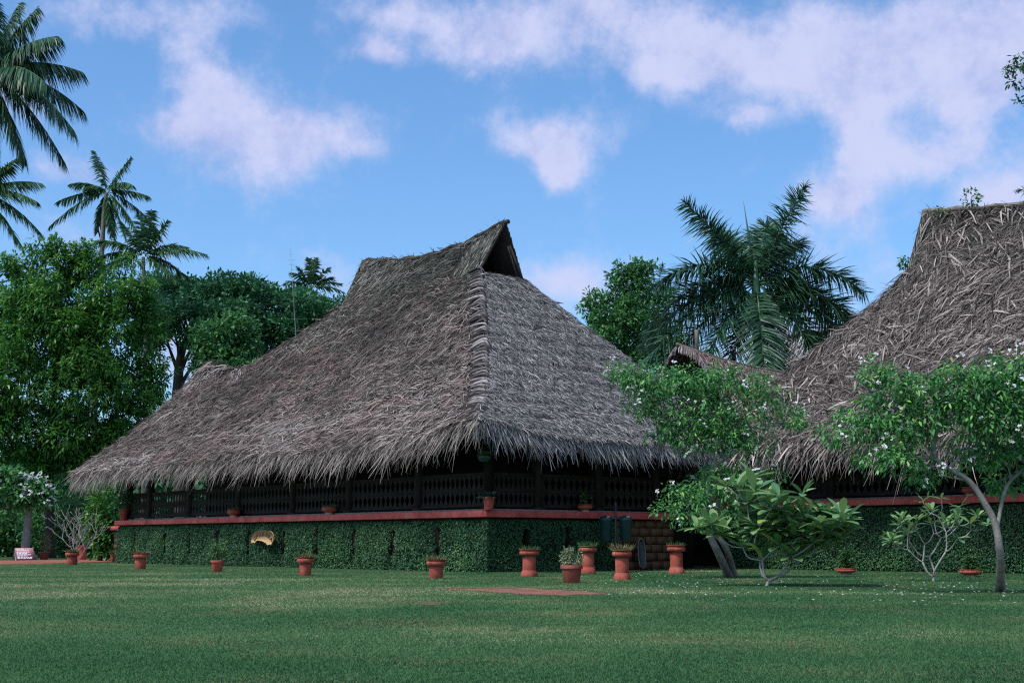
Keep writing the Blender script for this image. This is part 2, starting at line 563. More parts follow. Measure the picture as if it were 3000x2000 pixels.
def lawn_material():
    m, t, b = base_mat('mown lawn', .95, .1)
    g = t.nodes.new('ShaderNodeNewGeometry')
    a = t.nodes.new('ShaderNodeTexNoise')
    a.inputs['Scale'].default_value = .5
    a.inputs['Detail'].default_value = 6
    c = t.nodes.new('ShaderNodeTexNoise')
    c.inputs['Scale'].default_value = 22
    c.inputs['Detail'].default_value = 5
    for n in (a, c):
        t.links.new(g.outputs['Position'], n.inputs['Vector'])
    r1 = ramp_node(t, [(.3, (.022, .080, .026)), (.5, (.048, .115, .040)), (.6, (.11, .13, .058)), (.72, (.17, .14, .085))])
    r2 = ramp_node(t, [(.3, (.45, .45, .45)), (.7, (1.25, 1.2, 1.15))])
    t.links.new(a.outputs['Fac'], r1.inputs[0])
    t.links.new(c.outputs['Fac'], r2.inputs[0])
    mx = t.nodes.new('ShaderNodeMix')
    mx.data_type = 'RGBA'
    mx.blend_type = 'MULTIPLY'
    mx.inputs['Factor'].default_value = 1
    t.links.new(r1.outputs[0], mx.inputs['A'])
    t.links.new(r2.outputs[0], mx.inputs['B'])
    t.links.new(mx.outputs['Result'], b.inputs['Base Color'])
    bp = t.nodes.new('ShaderNodeBump')
    bp.inputs['Strength'].default_value = .7
    bp.inputs['Distance'].default_value = .03
    t.links.new(c.outputs['Fac'], bp.inputs['Height'])
    t.links.new(bp.outputs[0], b.inputs['Normal'])
    return m


M['lawn'] = lawn_material()


def ragged(m, scale, edge):
    """bare soil thins out into the grass: the sheet has holes near its rim"""
    t = m.node_tree
    b = t.nodes['Principled BSDF']
    at = t.nodes.new('ShaderNodeAttribute')
    at.attribute_name = 'rnd'
    g = t.nodes.new('ShaderNodeNewGeometry')
    mp = t.nodes.new('ShaderNodeMapping')
    mp.inputs['Scale'].default_value = (1, .6, 1)
    nz = t.nodes.new('ShaderNodeTexNoise')
    nz.inputs['Scale'].default_value = scale
    nz.inputs['Detail'].default_value = 8
    nz.inputs['Roughness'].default_value = .75
    t.links.new(g.outputs['Position'], mp.inputs[0])
    t.links.new(mp.outputs[0], nz.inputs['Vector'])
    a1 = t.nodes.new('ShaderNodeMath')
    a1.operation = 'MULTIPLY_ADD'
    t.links.new(at.outputs['Fac'], a1.inputs[0])
    a1.inputs[1].default_value = edge
    t.links.new(nz.outputs['Fac'], a1.inputs[2])
    mr_ = t.nodes.new('ShaderNodeMapRange')
    t.links.new(a1.outputs[0], mr_.inputs[0])
    mr_.inputs[1].default_value = .56
    mr_.inputs[2].default_value = .66
    t.links.new(mr_.outputs[0], b.inputs['Alpha'])


ragged(M['red_earth'], 3.0, .55)
M['faint_earth'] = noise_mat('thin worn turf', [(.25, (.05, .06, .03)), (.5, (.10, .085, .05)), (.8, (.17, .12, .08))], 3, .95, .1, .5)
ragged(M['faint_earth'], 4.0, .35)
ragged(M['path'], 2.0, 1.2)

# ------------------------------------------------------------------ ground
gb = Buf()
gb.add([(-1500, -300, 0), (1500, -300, 0), (1500, 2500, 0), (-1500, 2500, 0)], [(0, 1, 2, 3)])
lawn = gb.build('lawn', M['lawn'])
tag(lawn, 'wide mown green lawn stretching in front of the thatched halls', 'lawn', kind='structure')


def patch(name, pts, mat, z, label, cat, wob=.12, n=90):
    p = smooth_path(list(pts) + [pts[0]], n)[:-1]
    c = p.mean(0)
    k = len(p)
    j = 1 + wob * (fbm(np.arange(k) * .35, np.full(k, 3.3)) - .5)
    p = c + (p - c) * j[:, None]
    rings = [1.0, .8, .55, .25]
    V = np.concatenate([c + (p - c) * f for f in rings] + [c[None]])
    V[:, 2] = z
    rv = np.concatenate([np.full(k, 1 - f) for f in rings] + [[1.0]])
    Q = [(q * k + i, q * k + (i + 1) % k, (q + 1) * k + (i + 1) % k, (q + 1) * k + i) for q in range(3) for i in range(k)]
    T = [(4 * k, 3 * k + i, 3 * k + (i + 1) % k) for i in range(k)]
    o = Buf().add(V, Q, T, rv).build(name, mat)
    tag(o, label, cat, kind='structure')
    return p[:, :2]


def in_poly(x, y, poly):
    ins = np.zeros(len(x), bool)
    x0, y0 = poly[-1]
    for x1, y1 in poly:
        c = ((y1 > y) != (y0 > y)) & (x < (x0 - x1) * (y - y1) / (y0 - y1 + 1e-12) + x1)
        ins ^= c
        x0, y0 = x1, y1
    return ins


dirt = patch('bare_earth', [G(*q) for q in ((1262, 1724), (1380, 1722), (1520, 1719), (1640, 1726), (1760, 1733), (1812, 1740), (1700, 1746), (1560, 1744), (1400, 1734))], M['red_earth'], .004,
             'elongated patch of bare red earth in the lawn', 'earth patch', wob=.35)
dirt2 = patch('bare_earth', [G(*q) for q in ((1200, 1768), (1260, 1762), (1315, 1766), (1260, 1774))], M['faint_earth'], .004,
              'small faint bare spot in the lawn near the long red earth patch', 'earth patch')
path1 = patch('path', [G(*q) for q in ((-200, 1656), (0, 1653), (190, 1649), (330, 1644), (345, 1638), (190, 1638), (0, 1641), (-200, 1643))], M['path'], .004,
              'narrow red laterite path passing the slanted notice board', 'path', wob=.05)
path2 = patch('path', [G(*q) for q in ((1790, 1682), (1850, 1672), (1960, 1664), (2080, 1661), (2160, 1663), (2150, 1655), (2060, 1654), (1940, 1658), (1840, 1666))], M['path'], .004,
              'thin curved red path running past the tall clay planters', 'path', wob=.05)

# grass blades, thinner spread with distance
gy = np.exp(rng.uniform(math.log(7.0), math.log(58.0), 400000))
gx = gy * rng.uniform(-.40, .40, len(gy))
bare = np.zeros(len(gx), bool)
for pl in (dirt, dirt2, path1, path2):
    bare |= in_poly(gx, gy, pl)
keep = ~bare | (rng.random(len(gx)) < .06 + .3 * (fbm(gx * 2.2, gy * 1.2) > .60))
gx, gy = gx[keep], gy[keep]
N = len(gx)
lo = fbm(gx * .22, gy * .22, 4)
lo2 = fbm(gx * .9 + 50, gy * .55, 3)
lo3 = fbm(gx * .16 + 80, gy * .5 + 20, 4)
dry = np.clip((lo - .40) * 2.2, 0, 1) * .45 + np.clip((lo2 - .45) * 2.0, 0, 1) * .35 + np.clip((lo3 - .46) * 2.6, 0, 1) * .45
sun_dry_band = np.exp(-((gy - 26) / 9.0) ** 2) * .24 / (1 + np.exp((gx - 3.5) * 1.2))  # paler mid-distance band: dry grass and sunlight both put into the blade colour
lo4 = fbm(gx * .55 + 7, gy * .28 + 90, 4)
spot = np.clip((lo4 - .60) * 6, 0, 1)
rr = np.clip(.02 + rng.random(N) * .34 + dry * .80 + sun_dry_band - .02 + .25 * spot, 0, 1)
sc = np.clip(gy / 10.0, 1, 3.2)
p = np.stack([gx, gy, np.full(N, -.004)], 1)
d = nrm(np.stack([rng.normal(0, .8, N), rng.normal(0, .8, N), np.ones(N)], 1))
nn = nrm(np.stack([rng.normal(0, .5, N), -np.ones(N), rng.normal(0, .3, N)], 1))
b = Buf()
diamonds(b, p, d, nn, rng.uniform(.012, .032, N) * (1 + .06 * (sc - 1)), .0052 * sc ** .9, rr, 0)
go = b.build('grass', M['grass'])
tag(go, 'short green grass blades covering the lawn', 'grass', kind='stuff')

# fallen white blossoms
fl = Buf()
fx = np.concatenate([G(px, py)[None] for px, py in [(random.gauss(2080, 170), random.gauss(1706, 15)) for _ in range(85)] + [(random.gauss(2770, 170), random.gauss(1735, 18)) for _ in range(80)]
                     + [(random.uniform(1750, 3000), random.uniform(1680, 1770)) for _ in range(60)]])
fx[:, 2] = .025
for k in range(5):
    an = rng.random(len(fx)) * .5 + k * 2 * math.pi / 5
    diamonds(fl, fx, nrm(np.stack([np.cos(an), np.sin(an), rng.uniform(-.1, .7, len(an))], 1)), np.tile([0, 0, 1.0], (len(fx), 1)), .028, .02)
ly = Buf()
lp = np.array([G(random.uniform(100, 2950), random.uniform(1690, 1960)) for _ in range(70)])
lp[:, 2] = .022
la = rng.random(70) * 6.283
diamonds(ly, lp, nrm(np.stack([np.cos(la), np.sin(la), rng.uniform(-.1, .4, 70)], 1)), np.tile([0, 0, 1.0], (70, 1)), rng.uniform(.03, .075, 70), .03)
tag(ly.build('fallen_leaf', M['yellow_leaf']), 'small yellowed fallen leaves lying about the lawn', 'leaf litter', kind='stuff')
tag(fl.build('fallen_blossom', M['petal']), 'white fallen blossoms scattered on the grass below the flowering trees', 'blossom', kind='stuff')

# ------------------------------------------------------------------ thatched halls
a_dir = np.array([-math.sin(R(39.5)), math.cos(R(39.5)), 0])
b_dir = np.array([math.cos(R(39.5)), math.sin(R(39.5)), 0])
c0 = G(1424.5, 1676)
F1 = Frame((c0[0], c0[1], 0), a_dir, b_dir)
qd = 37.8
F2 = Frame(((2700 - 1500) / FPX * qd, qd, 0), a_dir, b_dir)

FD = [-.5, 0, 1.5, 3.0, 4.79, 5.74, 6.5]
FZ = [3.05, 3.40, 4.72, 6.45, 8.95, 10.5, 11.9]
RD = [-.5, 0, 1.5, 3.0, 4.5, 6.1, 8]
RZ = [3.1, 3.45, 4.62, 5.95, 7.40, 9.0, 10.9]


class Roof:
    def __init__(s, fr, BR, A0, A1, gA0, gA1, left, up):
        s.fr, s.BR, s.A0, s.A1, s.gA0, s.gA1, s.left, s.up = fr, BR, A0, A1, gA0, gA1, left, up
        s.B0 = -1.1
        s.B1 = 2 * BR + 1.1

    def F(s, B):
        d = np.minimum(B - s.B0, s.B1 - B) * (5.74 / (s.BR - s.B0))
        return np.interp(d, FD, FZ)

    def upz(s, A):
        t = np.clip((A - s.gA0) / (s.gA1 - s.gA0), 0, 1)
        return s.up[0] * (1 - t) ** 2.2 + s.up[1] * t ** 2.2 - .26 * np.sin(np.pi * t)

    def parts(s, A, B):
        f = s.F(B)
        d = np.clip((f - 7.5) / 3.0, 0, 1)
        inr = (A > s.gA0 - 1) & (A < s.gA1 + 1)
        f = f + np.where(inr, d ** 2 * s.upz(A), 0)
        r = np.interp(A - s.A0, RD, RZ)
        cu_ = .42 * np.exp(-((A - s.A0) ** 2 + (B - s.B0) ** 2) / 1.9 ** 2)
        f, r = f + cu_, r + cu_ * .75
        r = np.where(A < s.gA0 + 1.7, np.minimum(r, 9.05), 99)
        l = s.left(A, B)
        return f, r, l

    def z(s, A, B):
        f, r, l = s.parts(A, B)
        h = np.minimum(np.minimum(f, r), l)
        q = (h + .10 * np.sin(A * .7) + .12 * fbm(A * .5, B * .5)) / .46
        return h + .07 * (1 - (q - np.floor(q))) - .03

    def kind(s, A, B):                     # 0 front, 1 right end, 2 back, 3 left end
        f, r, l = s.parts(A, B)
        k = np.where(B > s.BR, 2, 0)
        k = np.where(r < f, 1, k)
        return np.where(l < np.minimum(f, r), 3, k)

    def surface(s, step=.12):
        nA = int((s.A1 - s.A0) / step) + 1
        nB = int((s.B1 - s.B0) / step) + 1
        A = np.linspace(s.A0, s.A1, nA)
        B = np.linspace(s.B0, s.B1, nB)
        AA, BB = np.meshgrid(A, B, indexing='ij')
        Z = s.z(AA, BB) + (fbm(AA * .8, BB * .8) - .5) * .14
        V = s.fr.w(AA, BB, Z).reshape(-1, 3)
        idx = np.arange(nA * nB).reshape(nA, nB)
        Q = np.stack([idx[:-1, :-1], idx[:-1, 1:], idx[1:, 1:], idx[1:, :-1]], -1).reshape(-1, 4)
        return Buf().add(V, Q)

    def strands(s, n, want, theta, Lr, wr, lift, cross=.15, Alim=None, Blim=None):
        """thatch leaves lying on the chosen roof faces; returns arrays"""
        a0, a1 = Alim or (s.A0, s.A1)
        b0, b1 = Blim or (s.B0, s.B1)
        A = rng.uniform(a0, a1, n)
        B = rng.uniform(b0, b1, n)
        k = s.kind(A, B)
        m = np.isin(k, want)
        A, B = A[m], B[m]
        e = .16
        za = (s.z(A + e, B) - s.z(A - e, B)) / (2 * e)
        zb = (s.z(A, B + e) - s.z(A, B - e)) / (2 * e)
        ok = (np.abs(za) < 3.6) & (np.abs(zb) < 3.9)
        A, B, za, zb = A[ok], B[ok], za[ok], zb[ok]
        z = s.z(A, B) + (fbm(A * .8, B * .8) - .5) * .14 + rng.uniform(0, .07, len(A))
        N = len(A)
        fr = s.fr
        nv = nrm(-za[:, None] * fr.a - zb[:, None] * fr.b + np.array([0, 0, 1.0]))
        hor = nrm(np.cross(nv, np.tile([0, 0, 1.0], (N, 1))))       # along the eave
        down = nrm(np.cross(hor, nv))
        down = np.where(down[:, 2:3] > 0, -down, down)
        sgn = np.sign((hor @ fr.a))[:, None]
        if 1 in want:
            sgn = np.sign((hor @ fr.b))[:, None]
        hor = hor * sgn
        wave = (fbm(A * .9 + 9, B * 1.5 + 3) - .5) * 110
        th = np.radians(theta[0] + wave + rng.normal(0, theta[1], N))
        rnd = rng.random(N) < cross
        th = np.where(rnd, rng.uniform(-1.7, 1.7, N), th)
        lf = rng.uniform(lift[0], lift[1], N)
        d = nrm(down * np.cos(th)[:, None] + hor * np.sin(th)[:, None] + nv * lf[:, None])
        L = rng.uniform(Lr[0], Lr[1], N)
        w = rng.uniform(wr[0], wr[1], N)
        bend = nrm(rng.normal(size=(N, 3)) * .55 + np.array([0, 0, -1.0]) - nv * .5) * rng.uniform(.1, .75, N)[:, None]
        nn = nrm(nv + rng.normal(0, .45, (N, 3)))
        return fr.w(A, B, z), d, nn, L, w, bend, A, B, z

    def fringe(s, buf, n, edge, Lr, slant=0.0):
        fr = s.fr
        if edge == 'front':
            A = rng.uniform(s.A0, s.A1, n)
            B = np.full(n, s.B0) + rng.uniform(-.04, .32, n)
            out = -fr.b
            along = fr.a
        else:
            B = rng.uniform(s.B0, s.B1, n)
            A = np.full(n, s.A0) + rng.uniform(-.04, .32, n)
            out = -fr.a
            along = fr.b
        z = s.z(A, B) - rng.uniform(-.02, .10, n)
        th = rng.normal(slant, .33, n)
        wav = (fbm((A + B) * 2.2, (A - B) * .5) * 1.1 + .35)
        d = nrm(out * rng.uniform(.05, .5, n)[:, None] + along * np.sin(th)[:, None] - np.array([0, 0, 1.0]) * rng.uniform(.55, 1.1, n)[:, None])
        nn = nrm(np.tile(out, (n, 1)) + rng.normal(0, .4, (n, 3)))
        L = np.where(rng.random(n) < .58, rng.uniform(.10, .32, n), rng.uniform(Lr[0], Lr[1] * 1.15, n) * wav)
        bend = np.tile([0, 0, -.18], (n, 1)) + rng.normal(0, .13, (n, 3))
        ribbons(buf, fr.w(A, B, z), d, nn, L, rng.uniform(.011, .027, n), [1, .95, .75, .25], bend, .25 + .75 * rng.random(n) ** .7)


def left_main(A, B):
    g = np.interp(A, [12.69, 12.7, 15.0, 17.0, 18.6, 20.4, 21.1, 21.3, 22.6, 24.6], [99, 9.2, 8.05, 7.35, 7.28, 7.55, 7.95, 7.35, 5.6, 3.4])
    bmid = np.interp(A, [12.7, 17, 21, 24.6], [3.7, 2.3, 2.4, 2.0])
    return g - .30 * np.maximum(0, B - bmid) * (A < 21.2)


def left_right(A, B):
    return np.interp(A, [2.59, 2.6, 4.5, 6.6, 8.7], [99, 8.95, 7.0, 5.05, 3.4])


roof1 = Roof(F1, 4.64, -1.1, 24.4, 5.0, 12.6, left_main, (.28, .25))
roof2 = Roof(F2, 4.7, -14.0, 8.7, -8.0, 2.5, left_right, (.5, .35))
STR_T = [.75, 1, .9, .3]


def strand_group(buf, st, r=None, sel=None):
    p, d, nn, L, w, bend, A, B, z = st
    i = np.arange(len(p)) if sel is None else np.nonzero(sel)[0]
    ribbons(buf, p[i], d[i], nn[i], L[i], w[i], STR_T, bend[i], None if r is None else r[i])


def lattice_bits():
    """one turned flat baluster of the railing lattice, unit height"""
    prof = [(0, .47), (.08, .40), (.30, .20), (.48, .10), (.58, .10), (.72, .22), (.86, .40), (1, .47)]
    V, Q = [], []
    for t in (-.5, .5):
        for zz, hw in prof:
            V += [(-hw, t, zz), (hw, t, zz)]
    K = len(prof)
    for k in range(K - 1):
        Q.append((2 * k, 2 * k + 1, 2 * k + 3, 2 * k + 2))
        o = 2 * K
        Q.append((o + 2 * k, o + 2 * k + 2, o + 2 * k + 3, o + 2 * k + 1))
        Q.append((2 * k, 2 * k + 2, o + 2 * k + 2, o + 2 * k))
        Q.append((2 * k + 1, o + 2 * k + 1, o + 2 * k + 3, 2 * k + 3))
    me = Buf().add(V, Q).mesh('baluster')
    me.materials.append(M['wood_rail'])
    return me


BAL = lattice_bits()


def railing(hall, fr, along, posts, off, zf, nb=14):
    """posts and lattice panels along the ledge; along = 'A' or 'B'"""
    def bx(buf, u0, u1, v0, v1, z0, z1):
        if along == 'A':
            fr.box(buf, u0, u1, v0, v1, z0, z1)
        else:
            fr.box(buf, v0, v1, u0, u1, z0, z1)
    ang = math.atan2(*( (fr.a if along == 'A' else fr.b)[[1, 0]]))
    for u in posts:
        b = Buf()
        bx(b, u - .10, u + .10, off - .10, off + .10, zf + .06, zf + 2.6)
        bx(b, u - .15, u + .15, off - .15, off + .15, zf + .001, zf + .07)
        b.build('post', M['wood_rail'], hall)
    for u0, u1 in zip(posts[:-1], posts[1:]):
        b = Buf()
        for z0, z1, hw in ((.05, .12, .05), (.47, .53, .035), (.89, .97, .05)):
            bx(b, u0 + .101, u1 - .101, off - hw, off + hw, zf + z0, zf + z1)
        pan = b.build('lattice_panel', M['wood_rail'], hall)
        w = (u1 - u0 - .2) / nb
        for row in range(2):
            for i in range(nb):
                u = u0 + .1 + w * (i + .5)
                loc = fr.w(u, off, zf + (.121 if row == 0 else .531)) if along == 'A' else fr.w(off, u, zf + (.121 if row == 0 else .531))
                piece('baluster', BAL, None, pan, loc, (0, 0, ang), (w * 1.0, .028, .348 if row == 0 else .358))


def blocks(parent, fr, along, u0, u1, face, z0, z1, thick=.2, bh=.235, bw=.46):
    """laterite blocks, each its own piece, proud of the mortar wall"""
    z = z0
    row = 0
    while z < z1 - .1:
        h = min(bh, z1 - z) - .022
        u = u0 - (bw / 2 if row % 2 else 0)
        while u < u1 - .03:
            a, c = max(u, u0), min(u + bw, u1) - .02
            if c - a > .08:
                j = rng.uniform(-.008, .008)
                b = Buf()
                if along == 'A':
                    fr.box(b, a, c, face + j, face + thick, z, z + h)
                else:
                    fr.box(b, face + j, face + thick, a, c, z, z + h)
                b.build('block', M['laterite'], parent)
            u += bw
        z += bh
        row += 1


# ---- hall with the tall gable
hall = thing('thatched_hall', 'long thatched hall with pointed open gable and arched name board on its wall', 'hall', F1.w(11, 4.6, 0))
zl = 1.60
sl_px = [395, 482, 553, 633, 726, 825, 924, 1034, 1148, 1279]
slitA = [F1.hitB(px, 1592, 0.0)[0] for px in sl_px]
slitB = [F1.hitA(px, 1575, 0.0)[0] for px in (1545, 1663)]
LEND = 22.7
for along, slits, u_end, face in (('A', slitA, LEND, .12), ('B', slitB, 4.75, .12)):
    b = Buf()

    def bx(u0, u1, z0, z1):
        lo = .42 if (along == 'B') else .12
        if along == 'A':
            F1.box(b, u0, u1, .12, .42, z0, z1)
        else:
            F1.box(b, .12, .42, u0, u1, z0, z1)
    st = .12 if along == 'A' else .421
    ss = sorted(slits)
    ed = [st] + [v for s_ in ss for v in (s_ - .16, s_ + .16)] + [u_end]
    bx(st, u_end, 0, .36)
    bx(st, u_end, 1.22, 1.44)
    for i in range(0, len(ed), 2):
        bx(ed[i], ed[i + 1], .36, 1.22)
    b.build('wall', M['mortar'], hall)
b = Buf()
F1.box(b, .6, LEND, .9, 8.4, 0, 1.43)
b.build('plinth', M['wood_dark'], hall)
b = Buf()
F1.box(b, -.04, LEND + .12, -.04, 9.2, 1.42, zl)
lg = b.build('ledge', M['red_oxide'], hall)
bv = lg.modifiers.new('bevel', 'BEVEL')
bv.width = .018
bv.segments = 2
b = Buf()
F1.box(b, .22, LEND - .1, .22, 8.9, zl + .001, zl + .045)
b.build('floor_sill', M['concrete'], hall)
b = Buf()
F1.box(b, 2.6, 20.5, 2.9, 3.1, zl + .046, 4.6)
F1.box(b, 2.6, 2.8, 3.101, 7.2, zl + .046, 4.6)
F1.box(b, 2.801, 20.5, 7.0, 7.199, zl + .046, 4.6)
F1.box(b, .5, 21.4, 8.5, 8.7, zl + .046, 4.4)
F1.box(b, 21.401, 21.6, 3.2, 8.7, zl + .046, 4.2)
b.build('shade_wall', M['wood_dark'], hall)  # dark walls added so the hall reads black behind the railing
railing(hall, F1, 'A', [.38, 3.5, 7.04, 10.3, 13.84, 17.4, 20.6, LEND - .25], .38, zl + .045, 14)
railing(hall, F1, 'B', [.38, 2.06, 4.3, 6.6], .38, zl + .045, 9)
b = Buf()
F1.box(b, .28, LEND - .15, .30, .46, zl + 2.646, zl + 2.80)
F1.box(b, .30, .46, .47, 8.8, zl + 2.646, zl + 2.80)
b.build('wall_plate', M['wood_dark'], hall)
# laterite return walls at both ends
wb = Buf()
F1.box(wb, .16, .42, 4.76, 7.1, 0, 1.419)
wb2 = wb.build('end_wall', M['mortar'], hall)
blocks(wb2, F1, 'B', 4.80, 7.1, .135, .02, 1.40, .02)
wb = Buf()
F1.box(wb, LEND + .02, LEND + 2.6, 1.10, 1.4, 0, 1.25)
wb3 = wb.build('end_wall', M['mortar'], hall)
blocks(wb3, F1, 'A', LEND + .9, LEND + 2.6, 1.075, .02, 1.2, .02)
b = Buf()
F1.box(b, LEND + .02, LEND + 2.7, .95, 1.6, 1.251, 1.42)
b.build('end_ledge', M['red_oxide'], hall)
# niche is a dark slab standing in for a shaded opening in the far return wall
b = Buf()
F1.box(b, LEND + .36, LEND + .40, 1.0, 1.09, .15, 1.0)
F1.box(b, LEND + .64, LEND + .68, 1.0, 1.09, .15, 1.0)
F1.box(b, LEND + .36, LEND + .68, 1.0, 1.09, 1.001, 1.05)
nf = b.build('niche_frame', M['board'], hall)
b = Buf()
F1.box(b, LEND + .401, LEND + .639, 1.06, 1.095, .15, 1.0)
b.build('niche_shade', M['wood_dark'], nf)

# roof
rf = roof1.surface().build('roof', M['thatch_under'], hall)
st = roof1.strands(200000, [0], (60, 30), (.20, .52), (.010, .024), (.0, .40), .20)
p_, d_, n_, L_, w_, be_, A_, B_, z_ = st
moss = np.clip((z_ - 7.2) / 1.9 + (fbm(A_ * .9, B_ * 1.3) - .5) * 1.2, 0, 1.2)
red = fbm(A_ * .7 + 40, B_ * 2.4 + 7) + (rng.random(len(A_)) - .5) * .1
u = rng.random(len(A_))
is_m = u < moss * .75
is_r = (~is_m) & (red > .60) & (u > .5)
low = np.clip(1 - (z_ - 3.4) / 4.0, 0, 1) * .12
val = np.where(rng.random(len(A_)) < .52, rng.random(len(A_)) * .30, .40 + .46 * rng.random(len(A_)))
wth = fbm(A_ * .35 + 5, B_ * 1.1 + 60, 4) - .5
val = np.clip(val * (1 + 1.1 * wth) + low + .15 * wth, 0, 1)
hip_off = A_ - (np.interp(z_, RZ, RD) + roof1.A0)
near_hip = (hip_off < .62) & (z_ < 9.0) & (z_ > 3.9) & (rng.random(len(A_)) < .9)
b = Buf()
strand_group(b, st, val, ~is_m & ~is_r & ~near_hip)
tag(b.build('thatch', M['thatch'], rf), None, None, kind='stuff')
b = Buf()
strand_group(b, st, val, is_m & ~near_hip)
tag(b.build('mossy_thatch', M['thatch_moss'], rf), 'dark mossy thatch near the ridge', None, kind='stuff')
b = Buf()
strand_group(b, st, val, is_r & ~near_hip)
tag(b.build('reddish_thatch', M['thatch_red'], rf), 'reddish mended thatch', None, kind='stuff')
st = roof1.strands(190000, [1], (26, 30), (.12, .27), (.010, .019), (.05, .45), .12, Alim=(-1.1, 5.2))
b = Buf()
ng = len(st[0])
strand_group(b, st, np.where(rng.random(ng) < .5, rng.random(ng) * .3, .4 + .58 * rng.random(ng)))
tag(b.build('grey_thatch', M['thatch_grey'], rf), 'finer grey thatch on the gable end', None, kind='stuff')
st = roof1.strands(30000, [2, 3], (40, 24), (.4, .8), (.03, .06), (.02, .3), .2)
b = Buf()
strand_group(b, st)
tag(b.build('thatch', M['thatch'], rf), None, None, kind='stuff')
b = Buf()
roof1.fringe(b, 10500, 'front', (.25, .72), .45)
tag(b.build('eave_fringe', M['thatch'], rf), None, None, kind='stuff')
b = Buf()
roof1.fringe(b, 5600, 'end', (.25, .62), .05)
tag(b.build('eave_fringe', M['thatch_grey'], rf), None, None, kind='stuff')

# bundles of fronds across the hip
zz = np.linspace(9.0, 3.95, 46)
hA = np.interp(zz, RZ, RD) + roof1.A0
hB = np.interp(zz, FZ, FD) * ((roof1.BR - roof1.B0) / 5.74) + roof1.B0
for i in range(46):
    A, B, z = hA[i], hB[i], zz[i] + .12 + max(0, .3 * (4.6 - zz[i]))
    wl, wr = rng.uniform(.48, .72), rng.uniform(.06, .14)
    for kk in range(1):
        P0 = F1.w(A + wl, B - .02, 0)
        P0[2] = roof1.z(np.array([A + wl]), np.array([B - .02]))[0] + rng.uniform(.10, .17)
        P1 = F1.w(A, B, z + rng.uniform(.05, .10))
        P2 = F1.w(A - .02, B + wr, 0)
        P2[2] = roof1.z(np.array([A - .02]), np.array([B + wr]))[0] + rng.uniform(.02, .07)
        pts = smooth_path([P0, P0 * .45 + P1 * .55 + np.array([0, 0, .03]), P1, P2], 7)
        bb = Buf()
        tube(bb, pts, np.array([.6, .9, 1, 1, 1, .9, .5]) * rng.uniform(.032, .052), 5, random.choice([.0, .12, .3, .5, .75]))
        k = 5
        ii = rng.integers(0, 6, k)
        pp = pts[ii] + rng.normal(0, .025, (k, 3)) + np.array([0, 0, .04])
        dd = nrm(pts[np.minimum(ii + 1, 6)] - pts[ii] + rng.normal(0, .03, (k, 3)))
        ribbons(bb, pp, dd * np.sign(rng.random(k) - .4)[:, None], nrm(rng.normal(0, .4, (k, 3)) + np.array([0, -.7, .6])), rng.uniform(.16, .36, k), .024, STR_T, np.tile([0, 0, -.2], (k, 1)))
        bb.build('hip_bundle', M['hip'], rf)


